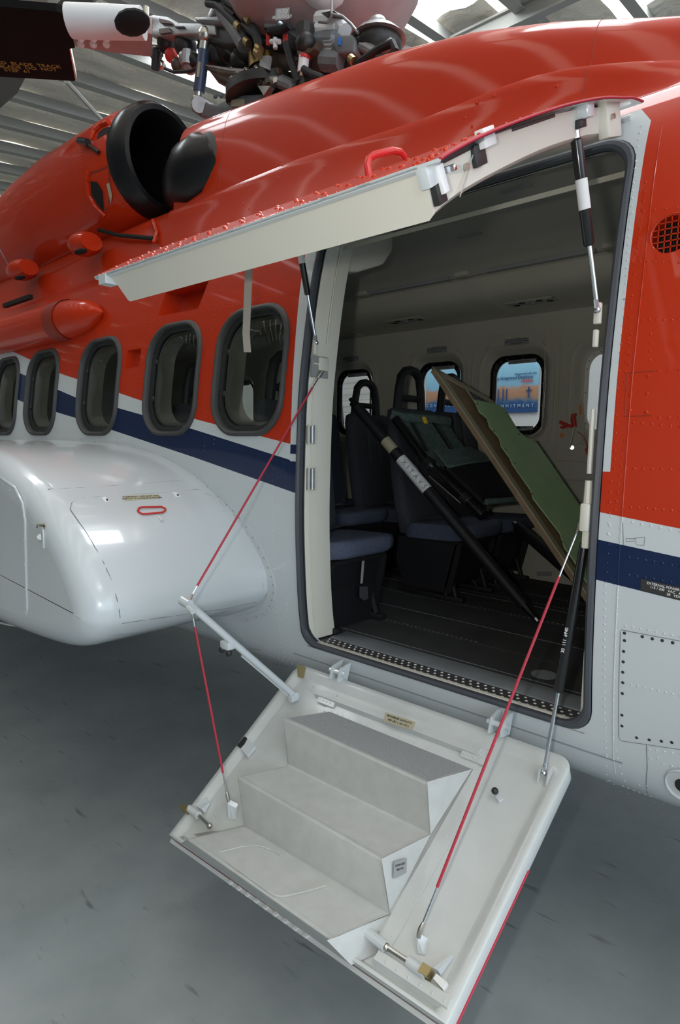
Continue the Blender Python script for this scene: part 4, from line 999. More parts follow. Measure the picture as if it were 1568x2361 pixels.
# red grab handle on the outside and the red handle cup under the free edge
hnd = [P(x, y, X=1.0) for x, y in ((850, 404), (846, 382), (849, 365), (862, 356), (905, 346), (922, 349), (932, 358))]
h0 = up(.98, .80, 0); sh = []
for x, y_, Y_ in ((851, 408, -.80), (847, 382, -.80), (851, 366, -.79), (864, 357, -.78), (905, 347, -.73), (922, 350, -.70), (932, 362, -.68)): sh.append(P(x, y_, Y=Y_))
b = B(); b.tube(sh, .008, 10); b.make('grab_handle', 'handle_red', UD, label='red outside grab handle')
b = B(); c = P(912, 500, Y=-.60); b.ball(c, (.085, .04, .028), 16, 8); b.make('handle_cup', 'handle_red', UD)
b = B()
for s in (.985, .97): 
    for x in np.linspace(x0+.02, x1-.1, 46 if s < .98 else 20): b.dome(up(x, s-.004, .0), (0, -.5, .85), .0036, .6)
for s in (.86, .80, .74):
    for x in np.linspace(x0+.05, x1-.05, 18): b.dome(up(x, s, 0), (0, -.5, .85), .006, .7)
for s in np.linspace(.3, .95, 18): b.dome(up(x1-.03, s, 0), (0, -.5, .85), .005, .7); b.dome(up(x1-.06, s, 0), (0, -.5, .85), .005, .7)
b.make('rivet', 'red_paint', UD, kind='stuff', fixn=False)
b = B(); b.box(up(x0+.05, .965, -.022), (.04, .04, .028)); b.make('corner_block', 'white_paint', UD)
b = B(); b.tube([Vector((.02, .145, 2.722)), Vector((1.22, .155, 2.722))], .012, 10); b.make('top_hinge', 'white_paint', UD)

# ------------------------------------------------------------------ cabin interior
CX0, CX1 = -4.2, 2.3
b = B(); b.box(((CX0+CX1)/2, 1.1, .82), (CX1-CX0, 1.95, .06)); FL = b.make('cabin_floor', 'cabin_carpet', HELI, smooth=False)
for y in (.555, 1.10, 1.42, 1.60):
    b = B(); b.box((-.8, y, .851), (6.2, .028, .006)); b.make('seat_track', 'cabin_carpet', FL, smooth=False)
    b = B(); xs = np.arange(-2.6, (1.15 if y > .6 else .56), .0254)
    for x in xs: b.dome((x, y, .854), (0, 0, 1), .0075, .1)
    b.make('track_hole', 'aluminium', FL, kind='stuff', fixn=False)
b = B(); c = P(1255, 1556, Z=.852); b.tube([c, c+Vector((0, 0, .002))], .05, 20); b.make('floor_fitting', 'sill_strip', FL)
for y in (.30, .80, 1.35): 
    b = B(); b.box((.3, y, .8505), (3, .003, .002)); b.make('floor_joint', 'sill_strip', FL)
def liner(name, yf, side, holes_, x0_=CX0, x1_=CX1, z0=.84, z1=2.60):
    def fm(x, t): return Vector((x, yf(t), t))
    return sheet(name, x0_, x1_, z0, z1, .2, .11, holes_, fm, lambda x, t: Vector((0, side, 0)), 'cream_liner', HELI)
nearL = lambda z: skinY(z)+.115
liner('near_cabin_lining', nearL, 1, [[(x, z) for x, z in rrect(*winrect(*q), ins=.02)] for q in WINS if q[0] > CX0+.3]+[[(x, z) for x, z in rrect(-.05, 1.30, .842, 2.58, .03, 3)]])
farL = lambda z: 2.05-.10*max(0, (z-2.30)/.3)**2-.03*max(0, (1.2-z)/.4)**2
def frect(xc, w_, g=0.): return (xc-w_/2-g, xc+w_/2+g, FZ0-g, FZ1+g, .13, 6)
FW = liner('far_cabin_lining', farL, -1, [rrect(*frect(x, w_, .055)) for x, w_ in FWINS])
for k, (xc, w_) in enumerate(FWINS):
    W = hollow('far_cabin_window', HELI); rc = frect(xc, w_, .055)
    b = B(); b.loft(frame_rings(rc, [(-.012, -.001), (-.008, -.007), (.0, -.006), (.02, .012), (.045, .045), (.056, .06)], farL), cap=False); b.make('window_reveal', 'cream_liner', W, angle=60)
    b = B(); b.loft(frame_rings(rc, [(.050, .045), (.056, .040), (.060, .045), (.062, .058), (.086, .066), (.088, .075)], farL), cap=False); b.make('window_frame', 'gloss_black' if k else 'cream', W)
    sc = B(); ring = frame_rings(rc, [(.074, .060)], farL)[0]
    for i in range(0, len(ring), 2): sc.dome(ring[i], (0, -1, 0), .005, .5)
    sc.make('screw', 'steel', W, kind='stuff', fixn=False)
    b = B(); rg = frame_rings(rc, [(.086, .070)], farL); b.add(rg[0], [tuple(range(len(rg[0])))]); b.make('window_pane', 'pane_clear', W)
    if xc < .3:
        b = B(); rg = frame_rings((xc-w_/2-.13, xc+w_/2+.10, FZ0-.16, FZ1+.14, .2, 6), [(0, -.001), (.006, -.005), (.014, -.001)], farL); b.loft(rg, cap=False); b.make('lining_bead', 'cream_liner', W, angle=60)
        for zz in (2.305, 1.86):
            c = Vector((xc+.03, farL(zz)+.05, zz)); b = B(); b.box(c, (.20, .006, .026), bev=.003); lab_ = b.make('pull_strip', 'placard_grey', W)
            text('< PULL STRIP TO OPEN >', .012, c+Vector((0, -.004, 0)), (1, 0, 0), (0, 0, 1), 'ink', W, depth=.0002)
        c = Vector((xc+.02, farL(2.435)-.004, 2.435)); b = B(); b.box(c, (.17, .004, .06)); b.make('placard', 'placard_grey', W, smooth=False)
        for i, s_ in enumerate(('EMERGENCY', 'PULL TAB AND REMOVE SEAL', 'PUSH WINDOW OUT AT CORNER', 'FASTEN SEAT BELT')): text(s_, .011 if i else .012, c+Vector((0, -.003, .021-.014*i)), (1, 0, 0), (0, 0, 1), 'ink', W, depth=.0002)
        for sx, sg in ((-.17, 1), (.17, -1)):
            b = B(); pts = [Vector((xc+sx*1.35+sg*.10*math.sin(t), farL(2.4)-.004, 2.36+.12*(1-math.cos(t)) if False else 2.38+.10*math.sin(t*.9))) for t in np.linspace(.1, .9, 6)]; b.tube(pts, .0045, 6); b.make('air_slot', 'placard_gold', W)
# emergency door details on the far side
b = B(); 
b.tube([Vector((.148, farL(z)-.001, z)) for z in np.linspace(.9, 2.5, 14)], .004, 6); b.tube([Vector((-.98, farL(z)-.001, z)) for z in np.linspace(.9, 2.5, 14)], .004, 6); b.tube([Vector((.255, farL(z)-.001, z)) for z in np.linspace(1.2, 2.5, 14)], .004, 6); b.tube([Vector((.19, farL(z)-.001, z)) for z in np.linspace(1.5, 2.5, 14)], .002, 6)
b.tube([Vector((x, farL(1.62)-.002, 1.62-.03*math.cos(x*9))) for x in np.linspace(.27, .55, 10)], .005, 6); b.tube([Vector((x, farL(1.5)-.002, 1.53)) for x in (.25, .6)], .012, 6)
b.make('lining_joint', 'cream_liner', FW)
FY = lambda px, py, o=.004: P(px, py, Y=2.05-o)
b = B(); b.prism([FY(*q, .003) for q in ((1311, 955), (1344, 918), (1348, 1010), (1310, 1042))], (0, -.006, 0)); b.make('handle_plate', 'cream_liner', FW, smooth=False)
b = B(); b.tube([FY(1313, 1032, .03), FY(1325, 983, .03)], .014, 8, flat=.5); b.make('door_lever', 'cream', FW)
b = B(); b.tube([FY(1325, 984, .03), FY(1322, 968, .03), FY(1322, 958, .03), (FY(1329, 955, .03))], [.014, .018, .015, .008], 8); b.prism([FY(*q, .03) for q in ((1292, 969), (1312, 978), (1326, 979), (1324, 987), (1308, 985), (1298, 989), (1290, 985), (1300, 981), (1290, 976))], (0, -.01, 0)); b.make('lever_guard', 'print_red', FW, label='red lever tip and flag')
b = B(); arc = [FY(x, y, .008) for x, y in ((1331, 995), (1340, 1000), (1348, 1010), (1353, 1023), (1355, 1035))]; b.tube(arc, .011, 6, flat=.2); b.prism([FY(*q, .008) for q in ((1348, 1034), (1361, 1034), (1354, 1050))], (0, -.002, 0)); b.make('rotation_arrow', 'print_red', FW)
b = B(); b.prism([FY(*q, .008) for q in ((1335, 934), (1342, 933), (1342, 956), (1335, 956))], (0, -.002, 0)); b.prism([FY(*q) for q in ((1291, 999), (1300, 998), (1300, 1008), (1291, 1009))], (0, -.002, 0)); b.make('decal', 'orange', FW, smooth=False)
b = B(); b.tube([FY(1319, 1032, .004), FY(1319, 1032, .02)], .014, 12); b.make('lever_hub', 'steel', FW)
b = B(); b.prism([FY(*q, .004) for q in ((1231, 721), (1259, 719), (1259, 740), (1231, 742))], (0, -.003, 0)); b.make('placard', 'placard_gold', FW, smooth=False)
for i, s_ in enumerate(('FIRST AID', 'KIT UNDER', 'SEAT')): text(s_, .014, FY(1245, 725+6*i, .008), (1, 0, 0), (0, 0, 1), 'ink', FW, depth=.0002)
b = B(); b.prism([FY(*q, .03) for q in ((1238, 1318), (1272, 1318), (1272, 1328), (1238, 1328))], (0, -.003, 0)); b.make('placard', 'placard_grey', FW, smooth=False)
# service units and ceiling
def ceilsec(X):
    h = [(1.99, 2.56), (1.97, 2.575), (1.80, 2.60), (1.62, 2.615), (1.56, 2.635), (1.53, 2.68), (1.515, 2.735), (1.50, 2.745), (1.46, 2.74), (1.44, 2.755), (1.40, 2.80), (1.20, 2.82), (.9, 2.83), (.45, 2.80), (.30, 2.76), (.22, 2.70), (.185, 2.655)]
    return [Vector((X, y, z)) for y, z in h]
b = B(); b.loft([ceilsec(X)[:9] for X in np.linspace(CX0, CX1, 24)], close=False, cap=False); SU = b.make('service_unit', 'cream_liner', HELI, angle=40)
b = B(); b.loft([ceilsec(X)[8:] for X in np.linspace(CX0, CX1, 24)], close=False, cap=False); CE = b.make('cabin_ceiling', 'ceiling_grey', HELI, angle=60)
for xc in (-1.30, -.52, .35, 1.2):
    b = B(); b.box((xc, 1.445, 2.742), (.62, .035, .018)); b.make('light_strip', 'placard_grey', SU, smooth=False)
    b = B(); b.box((xc+.39, 1.47, 2.755), (.10, .09, .03), bev=.012); b.make('light_saddle', 'cream_liner', SU)
for xc in (-1.72, -.75, .18, .95):
    c = Vector((xc, 1.74, 2.604)); b = B(); b.box(c, (.30, .11, .010), bev=.004); b.make('outlet_plate', 'ceiling_grey', SU)
    for i, dx in enumerate((-.10, -.05, .0, .06, .11)):
        b = B(); b.tube([c+Vector((dx, .02*(-1)**i, -.004)), c+Vector((dx, .02*(-1)**i, -.012))], .019, 12); b.make('air_outlet', 'gloss_black' if i != 2 else 'placard_grey', SU)
b = B(); pts = ceilsec(-.02)[1:8]; b.tube([p+Vector((0, -.001, -.002)) for p in pts], .003, 5); pts = ceilsec(-1.3)[1:8]; b.tube([p+Vector((0, -.001, -.002)) for p in pts], .003, 5); b.make('unit_joint', 'cream_liner', SU)
b = B(); pts = [Vector((x, .78, 2.822)) for x in np.linspace(-.9, 2, 10)]; b.tube(pts, .005, 5); pts = [Vector((x, .50, 2.805)) for x in np.linspace(-.2, 2, 10)]; b.tube(pts, .005, 5)
b.tube([Vector((1.0, y, 2.80)) for y in (.3, .5)], .004, 5); b.make('ceiling_joint', 'cream_liner', CE)
b = B(); b.box((.62, .62, 2.808), (.13, .03, .006)); b.box((.15, 1.05, 2.822), (.13, .03, .006)); b.make('ceiling_vent', 'placard_grey', CE)
# near side service unit aft of the door, its cut end in view
b = B(); sec = [(.20, 2.50), (.36, 2.525), (.55, 2.60), (.62, 2.68), (.62, 2.80), (.30, 2.80)]
b.loft([[Vector((X, y, z)) for y, z in sec] for X in (-.02, -4.1)]); b.make('near_service_unit', 'cream', HELI, bevel=.012)
b = B(); b.loft([[Vector((x, y, z)) for y, z in ((.10, .85), (2.07, .85), (2.02, 2.5), (1.5, 2.78), (.4, 2.8), (.15, 2.6))] for x in (CX0, CX0-.03)]); b.make('rear_bulkhead', 'cream_liner', HELI, smooth=False)
b = B(); b.loft([[Vector((x, y, z)) for y, z in ((.10, .85), (2.07, .85), (2.02, 2.5), (1.5, 2.78), (.4, 2.8), (.15, 2.6))] for x in (CX1, CX1+.03)]); b.make('front_bulkhead', 'cream_liner', HELI, smooth=False)
b = B(); b.loft([[Vector((-.30, .17, .86)), Vector((-.30, .50, .86)), Vector((-.30, .50, 1.24)), Vector((-.30, .17, 1.24))], [Vector((-.03, .17, .86)), Vector((-.03, .52, .86)), Vector((-.03, .53, 1.22)), Vector((-.03, .17, 1.22))]]); SEATBOX = b

# ------------------------------------------------------------------ passenger seats
def seat(loc, label, near=False, box=None):
    t = thing('passenger_seat', label, 'seat', loc, 'passenger seats in the cabin')
    L = Vector(loc)
    def pad(pts, name, mat, bev=.02):
        b = B(); b.loft([[L+Vector(p) for p in r] for r in pts]); return b.make(name, mat, t, bevel=bev, weld=True, angle=80)
    def cush(w0, w1, x0_, x1_, z0, z1, name, mat, n=6):
        b = B(); rings = []
        for i in range(n+1):
            y = w0+(w1-w0)*i/n; e = min(i, n-i)/n; k = .88 if i in (0, n) else 1; cx = (x0_+x1_)/2; hx = (x1_-x0_)/2*k; cz = (z0+z1)/2; hz = (z1-z0)/2*k
            r = [(cx+hx*math.copysign(abs(math.cos(a))**.35, math.cos(a)), cz+hz*math.copysign(abs(math.sin(a))**.5, math.sin(a))+.015*math.cos(a)) for a in np.linspace(0, 2*math.pi, 20, endpoint=False)]
            rings.append([L+Vector((x, y, z)) for x, z in r])
        b.loft(rings); return b.make(name, mat, t, angle=80)
    cush(-.21, .21, .0, .46, .34, .44, 'cushion', 'fabric_navy')
    # backrest: leaning loft with side wings
    b = B(); rings = []
    for z, w_, th, xb in ((.36, .20, .10, .0), (.5, .225, .11, -.02), (.7, .232, .11, -.05), (.9, .232, .10, -.08), (1.04, .228, .09, -.10), (1.085, .215, .07, -.108), (1.10, .18, .03, -.112)):
        rings.append([L+Vector((xb+th*.5*math.copysign(abs(math.cos(a))**.6, math.cos(a))+(.03*abs(math.sin(a))**3 if math.cos(a) > 0 else 0), w_*math.copysign(abs(math.sin(a))**.6, math.sin(a)), z)) for a in np.linspace(0, 2*math.pi, 22, endpoint=False)])
    b.loft(rings); b.make('backrest', 'fabric_dark', t, angle=80)
    # open loop headrest with crossbar
    b = B(); z0 = 1.09; lp = [L+Vector((-.115, y, z)) for y, z in ((-.13, z0-.01), (-.115, z0+.12), (-.095, z0+.20), (-.055, z0+.235), (0, z0+.245), (.055, z0+.235), (.095, z0+.20), (.115, z0+.12), (.13, z0-.01))]
    b.tube(lp, .027, 10); b.tube([L+Vector((-.115, -.10, z0+.075)), L+Vector((-.115, .10, z0+.075))], .020, 8); b.make('headrest', 'matt_black', t)
    b = B(); 
    for y in (-.05, .05): b.tube([L+Vector((-.06, y, 1.09)), L+Vector((-.035, y*1.1, .95)), L+Vector((-.0, y*1.3, .75))], .019, 6, flat=.15)
    b.make('shoulder_belt', 'belt', t)
    b = B(); b.tube([L+Vector((.10, -.18, .45)), L+Vector((.16, -.05, .455)), L+Vector((.15, .08, .455)), L+Vector((.10, .18, .45))], .02, 6, flat=.2); b.make('lap_belt', 'belt', t); b = B(); b.box(L+Vector((.16, 0, .46)), (.05, .06, .02), bev=.004); b.make('buckle', 'steel', t)
    for y in (-.17, .17):
        b = B(); b.tube([L+Vector((.36, y, .35)), L+Vector((.30, y, .20)), L+Vector((.36, y, .03))], .014, 8); b.tube([L+Vector((.02, y, .35)), L+Vector((.30, y, .03))], .012, 8); b.box(L+Vector((.20, y, .018)), (.42, .04, .028), bev=.006); b.make('leg_frame', 'matt_black', t)
    b = B(); b.box(L+Vector((.2, 0, .335)), (.40, .38, .02)); b.make('seat_pan', 'matt_black', t)
    for y in (-.20, .19):
        b = B(); b.prism([L+Vector(q) for q in ((-.04, y, .34), (.40, y, .33), (.38, y, .22), (.34, y, .05), (.02, y, .05), (-.04, y, .2))], (0, .012, 0)); b.make('side_skirt', 'matt_black', t, smooth=False)
    b = B(); b.prism([L+Vector(q) for q in ((.36, -.20, .33), (.36, .20, .33), (.30, .20, .08), (.30, -.20, .08))], (.012, 0, 0)); b.make('front_skirt', 'matt_black', t, smooth=False)
    if box: box.make('seat_box', 'matt_black', t, smooth=False)
    return t
seat((-.37, .36, .855), 'navy fabric passenger seat nearest the door jamb, only its cushion in view', box=SEATBOX)
seat((-.25, 1.275, .855), 'dark passenger seat behind the folded stretcher, second loop headrest from the door jamb')
seat((-.25, 1.75, .855), 'dark passenger seat by the far window, behind the leaning floor panel')
seat((-1.10, 1.27, .855), 'dark passenger seat behind the tip of the long black pole, beside the door jamb')
seat((-.97, 1.72, .855), 'dark passenger seat in the row behind, loop headrest in front of the shutter window')
seat((-1.75, 1.72, .855), 'dark passenger seat farthest back beside the rear window')
seat((-1.1, .36, .855), 'dark passenger seat seen through the side window aft of the door')

# ------------------------------------------------------------------ things stowed in the cabin
pt, pf = P(812, 925, Y=.86), P(1240, 1432, Z=.87)
t = thing('long_black_pole', 'long black padded pole with a handwritten white tape label leaning across the seats', 'pole', tuple(pf))
d = (pt-pf).normalized(); LP = (pt-pf).length
b = B(); b.tube([pf+d*.10, pt-d*.05], .031, 16); b.make('padded_sleeve', 'matt_black', t)
b = B(); b.tube([pf+d*.02, pf+d*.12], [.014, .03], 10); b.tube([pf, pf+d*.05], .014, 8); b.tube([pt-d*.05, pt-d*.01], .026, 10); b.tube([pt-d*.01, pt+d*.02], .012, 8); b.make('end_fitting', 'gloss_black', t)
def on(px, py):
    q = [((pf+d*s)) for s in np.linspace(0, LP, 400)]; r = RW.T
    best = min(q, key=lambda p: np.hypot(*( (lambda c: PPX+FPX*c[:2]/c[2]-[px, py])(r @ (np.array(p)-CAM))))); return best
b = B(); b.tube([on(918, 1062), on(986, 1130)], .0322, 16); b.make('tape_label', 'print_white', t, label='white tape with scrawled black letters')
b = B(); b.tube([on(886, 1018), on(905, 1042)], .0320, 16); b.make('paper_tag', 'placard_gold', t)
vd = (Vector(CAM)-on(950, 1095)).normalized(); xd = -d; yd = vd.cross(xd)
text('XITAVS', .036, on(952, 1096)+vd*.034, xd, yd, 'seam', t, up=0, depth=.0005, spacing=1.9)
pa, pb = P(1195, 1215, Y=1.5), P(1345, 1345, Y=1.18)
t = thing('short_black_pole', 'black padded pole lying lower right behind the leaning floor panel', 'pole', tuple(pb)); d = (pb-pa).normalized()
b = B(); b.tube([pa, pb+d*.10], .033, 14); b.make('padded_sleeve', 'matt_black', t); b = B(); b.tube([pa-d*.05, pa], .014, 10); b.make('end_fitting', 'steel', t)

t = thing('folded_stretcher', 'folded black framed stretcher with grey green canvas resting on the seats', 'stretcher', tuple(P(1130, 1160, Y=1.05)))
def q(x, y, Y): return P(x, y, Y=Y)
b = B(); b.tube([q(912, 965, .98), q(985, 1065, .98), q(1105, 1180, .95)], .026, 12); b.make('side_rail', 'gloss_black', t)
b = B(); b.tube([q(1010, 1085, 1.0), q(1050, 1128, .98), q(1115, 1190, .96)], .032, 12); b.make('side_rail', 'gloss_black', t)
b = B(); b.tube([q(1032, 1078, 1.02), q(1120, 1165, 1.0)], .014, 8); b.make('hinge_rail', 'matt_black', t)
b = B(); b.tube([q(900, 955, 1.0), q(925, 962, 1.05), q(1000, 968, 1.25), q(1035, 972, 1.35)], .030, 8); b.make('rolled_canvas', 'canvas_green', t)
b = B(); b.loft([[q(905, 965, .99), q(1035, 978, 1.35)], [q(925, 1000, .99), q(1055, 1010, 1.35)], [q(960, 1040, .99), q(1078, 1040, 1.35)], [q(1000, 1078, .99), q(1100, 1070, 1.35)]], close=False, cap=False); b.make('canvas_bed', 'canvas_green', t)
b = B(); b.prism([q(1003, 1035, 1.0), q(1085, 1030, 1.3), q(1140, 1060, 1.3), q(1032, 1073, .98)], (0, 0, -.015)); b.make('canvas_flap', 'canvas_green', t, smooth=False)
b = B(); b.prism([q(1030, 1075, .99), q(1140, 1062, 1.28), q(1195, 1140, 1.28), q(1110, 1150, .98)], (0, 0, -.02)); b.make('base_board', 'matt_black', t, smooth=False)
b = B(); b.tube([q(1122, 1157, .97), q(1196, 1151, 1.2)], .016, 12); b.make('foam_grip', 'canvas_green', t)
for xy0, xy1 in (((950, 975), (985, 1040)), ((1000, 975), (1040, 1035))):
    b = B(); b.tube([q(*xy0, .96), q(*xy1, .96)], .022, 6, flat=.12); b.make('strap', 'matt_black', t)
b = B(); b.tube([q(978, 962, 1.0), q(983, 976, .99)], .014, 6, flat=.4); b.make('yellow_tag', 'yellow', t)
for xy in ((989, 1068), (1074, 1150)):
    c = q(*xy, .96); b = B(); dd = (q(1105, 1180, .95)-q(985, 1065, .98)).normalized(); b.tube([c-dd*.02, c+dd*.02], .034, 14); b.make('clamp_collar', 'matt_black', t)
    b = B(); b.tube([c+dd*.021, c+dd*.024], .030, 14); b.make('clamp_ring', 'steel', t)
b = B(); b.tube([q(990, 1098, .95), q(1062, 1160, .95)], .004, 6); b.tube([q(925, 1040, .95), q(965, 1082, .95)], .003, 6); b.make('lever_rod', 'steel', t)
b = B(); b.prism([q(1110, 1136, 1.08), q(1140, 1134, 1.15), q(1155, 1146, 1.15), q(1120, 1150, 1.08)], (0, 0, .002)); b.make('data_plate', 'placard_grey', t, smooth=False)

# leaning floor panel: plywood-edged board with green sheet
PL = P(1000, 850, Y=1.0); PR = P(1140, 930, Y=1.42); BL = P(1330, 1338, Y=1.0); dl = (BL-PL).normalized(); BR = PR+dl*1.05
t = thing('leaning_floor_panel', 'brown floor panel with a grille and pale green sheet leaning against the seats', 'panel', tuple(BL+dl*.30))
n_ = (PR-PL).cross(dl).normalized(); n_ = n_ if n_.dot(Vector(CAM)-PL) > 0 else -n_
b = B(); b.prism([PL, PR, BR+dl*.3, BL+dl*.30], -n_*.025); b.make('board', 'plywood', t, smooth=False)
ru, rv2 = PR-PL, dl
def Q(a, s, h=0.): return PL+ru*a+rv2*s+n_*h
b = B()
for a0, a1, s0, s1 in ((0, .10, -.012, 1.7), (0, 1, -.012, .03), (.94, 1.0, 0, .42)): b.prism([Q(a0, s0), Q(a1, s0), Q(a1, s1), Q(a0, s1)], n_*.006)
b.make('edge_frame', 'placard_gold', t, smooth=False)
b = B(); b.prism([Q(.42, .035, .006), Q(.92, .035, .006), Q(.92, .24, .006), Q(.42, .24, .006)], n_*.003); b.make('grille_frame', 'placard_gold', t, smooth=False)
b = B(); b.prism([Q(.47, .05, .010), Q(.87, .05, .010), Q(.87, .225, .010), Q(.47, .225, .010)], n_*.001); b.make('grille_opening', 'matt_black', t, smooth=False)
b = B()
for i in range(9): b.tube([Q(.47, .055+.02*i, .013), Q(.87, .055+.02*i, .013)], .0015, 4)
for i in range(6): b.tube([Q(.50+.065*i, .05, .013), Q(.50+.065*i, .225, .013)], .0015, 4)
b.make('grille_wire', 'aluminium', t, kind='stuff')
gp = []; 
for px, py in ((1092, 922), (1148, 934), (1165, 945), (1195, 995), (1213, 1010), (1232, 1015), (1345, 1180), (1352, 1345), (1320, 1290), (1300, 1262), (1290, 1230), (1228, 1150), (1222, 1130), (1180, 1070), (1174, 1055), (1155, 1030), (1150, 1010), (1128, 985), (1122, 965), (1104, 950)):
    d_ = Vector(RW @ np.array([px-PPX[0], py-PPX[1], FPX])); c_ = Vector(CAM); tt = (PL+n_*.03-c_).dot(n_)/d_.dot(n_); gp.append(c_+d_*tt)
b = B(); b.prism(gp, n_*.004); b.make('green_sheet', 'green_panel', t, smooth=False)
b = B()
for i in (0, 2, 3, 5, 9, 11, 13, 15, 17, 19):
    c_ = sum(gp, Vector())/len(gp); b.dome(gp[i]+(c_-gp[i]).normalized()*.03+n_*.004, n_, .007, .4)
b.make('sheet_rivet', 'canvas_green', t, kind='stuff', fixn=False)
# hanging buckle strap under the first seat
t = thing('hanging_belt', 'grey seat belt end hanging under the nearest navy seat cushion', 'belt', (.02, .50, 1.0))
b = B(); b.tube([P(836, 1268, X=.02), P(838, 1290, X=.02), P(834, 1345, X=.02)], .010, 6, flat=.3); b.make('webbing', 'placard_grey', t); b = B(); b.prism([P(*p, X=.02) for p in ((829, 1352), (844, 1352), (846, 1378), (838, 1384), (829, 1378))], (.010, 0, 0)); b.make('buckle', 'belt', t, smooth=False)

# ------------------------------------------------------------------ rotor head
RH = hollow('rotor_head', HELI); YM = 1.05; MX = -1.40
def pxp(pts, Y, th, name, mat, parent=RH, bev=0., **k):
    b = B(); b.prism([P(x, y, Y=Y-th/2) for x, y in pts], (0, th, 0)); return b.make(name, mat, parent, smooth=bool(bev), bevel=bev, **k)
def pxt(pts, Y, r, name, mat, parent=RH, seg=10, flat=1):
    b = B(); ys = Y if isinstance(Y, (list, tuple)) else [Y]*len(pts); b.tube([P(x, y, Y=q) for (x, y), q in zip(pts, ys)], r, seg, flat=flat); return b.make(name, mat, parent)
def pxb(x, y, Y, r, name, mat, parent=RH): 
    b = B(); b.ball(P(x, y, Y=Y), r, 16, 10); return b.make(name, mat, parent)
b = B(); b.tube([(MX, YM, 3.6), (MX, YM, 4.75)], .13, 20); b.make('mast', 'hub_dark', RH)
b = B(); b.tube([(MX, YM, 4.17), (MX, YM, 4.30)], .142, 20); b.make('mast_collar', 'bronze', RH)
b = B(); b.tube([(MX, YM, 3.98), (MX, YM, 4.04), (MX, YM, 4.06)], [.29, .29, .24], 32); b.make('rotating_swashplate', 'hub_dark', RH)
b = B(); 
for i in range(24): b.dome((MX+.27*math.cos(i*.2618), YM+.27*math.sin(i*.2618), 4.05), (0, 0, 1), .018, .8)
b.make('swashplate_bolt', 'steel', RH, kind='stuff', fixn=False)
pxp([(438, 240), (447, 222), (462, 224), (480, 238), (500, 240), (535, 220), (640, 214), (700, 190), (700, 215), (560, 262), (500, 275), (460, 268), (442, 256)], .95, .16, 'swashplate_arm', 'grey_paint', bev=.012)
b = B(); b.tube([P(459, 241, Y=.86), P(459, 241, Y=.84)], .05, 16); b.make('arm_bolt', 'aluminium', RH)
pxp([(533, 230), (562, 228), (563, 245), (533, 246)], .865, .004, 'placard', 'placard_gold')
for i, xx in enumerate((497, 510, 524, 540)): pxb(xx, 222-i, .93, .016, 'arm_screw', 'grey_paint')
# pitch links
def link(p0, p1, Y, m1='link_blue'):
    L = hollow('pitch_link', RH) if False else RH
    a, c = P(*p0, Y=Y), P(*p1, Y=Y); d = (c-a).normalized(); Lr = (c-a).length
    b = B(); b.tube([a, a+d*Lr*.25], .036, 12); b.ball(a, .055); b.make('link_end', 'steel', RH)
    b = B(); b.tube([a+d*Lr*.22, a+d*Lr*.85], .040, 14); b.make('link_barrel', m1, RH)
    b = B(); b.tube([a+d*Lr*.82, c], .030, 12); b.ball(c, .045); b.make('link_end', 'steel', RH)
    b = B(); b.tube([a+d*Lr*.45+Vector((.02, -.036, 0)), a+d*Lr*.68+Vector((.02, -.036, 0))], .010, 6); b.make('link_decal', 'placard_gold', RH)
link((475, 82), (456, 234), .90); link((706, 118), (696, 215), .85, 'hub_dark'); 
pxt([(702, 130), (698, 168)], .83, .032, 'link_sleeve', 'print_white'); pxt([(704, 128), (703, 136)], .83, .034, 'link_band', 'print_red')
pxt([(704, 60), (704, 115)], .85, .055, 'link_rod_end', 'hub_dark'); pxb(705, 100, .83, .06, 'rod_bearing', 'hub_dark')
pxp([(680, 92), (694, 110), (720, 110), (732, 92), (726, 112), (712, 122), (698, 120), (684, 108)], .84, .06, 'link_fork', 'hub_brown')
# cuff assembly of the blade pointing aft
ZB = 4.62
def zp(x, y, z=ZB): return P(x, y, Z=z)
RB = hollow('rotor_blade', HELI)
def zpr(pts, z, th, name, mat, parent=RB, bev=0.):
    b = B(); b.prism([zp(x, y, z) for x, y in pts], (0, 0, th)); return b.make(name, mat, parent, smooth=bool(bev), bevel=bev)
zpr([(-120, 10), (0, 15), (130, 26), (143, 30), (158, 42), (168, 88), (173, 110), (161, 113), (176, 184), (170, 187), (0, 177), (-120, 170)], ZB, .05, 'blade_skin', 'blade_black')
zpr([(160, 113), (163, 113), (177, 184), (174, 186)], ZB-.002, .052, 'blade_end_cap', 'steel')
c_ = zp(45, 158, ZB); dx_ = zp(80, 160, ZB)-zp(10, 155, ZB); dy_ = zp(10, 145, ZB)-zp(10, 165, ZB)
for i, s_ in enumerate(('INBOARD  BLADE  TRACK', 'SLOT  BLADE  DO  NOT', 'STEP  61')): 
    o = text(s_, .055, zp(40, 148+8*i, ZB-.004), dx_, dy_, 'stencil_yellow', RB, up=-.002)
zpr([(162, 68), (330, 74), (352, 80), (350, 132), (250, 122), (173, 108)], ZB-.02, .12, 'blade_root', 'pink_primer', bev=.01)
b = B()
for x in (186, 215, 245):
    for y in (88, 101): b.ball(zp(x, y, ZB-.02), .028, 10, 6)
b.make('root_bolt', 'print_white', RB)
b = B(); a, c = zp(160, 48, ZB-.10), zp(330, 54, ZB-.10); b.tube([a, a.lerp(c, .5), c], [.115, .115, .11], 20, flat=.8); b.make('cuff_sleeve', 'print_white', RB)
b = B(); m_ = zp(305, 52, ZB-.22); b.ball(m_, (.14, .10, .05)); b.make('cuff_opening', 'dark_hole', RB)
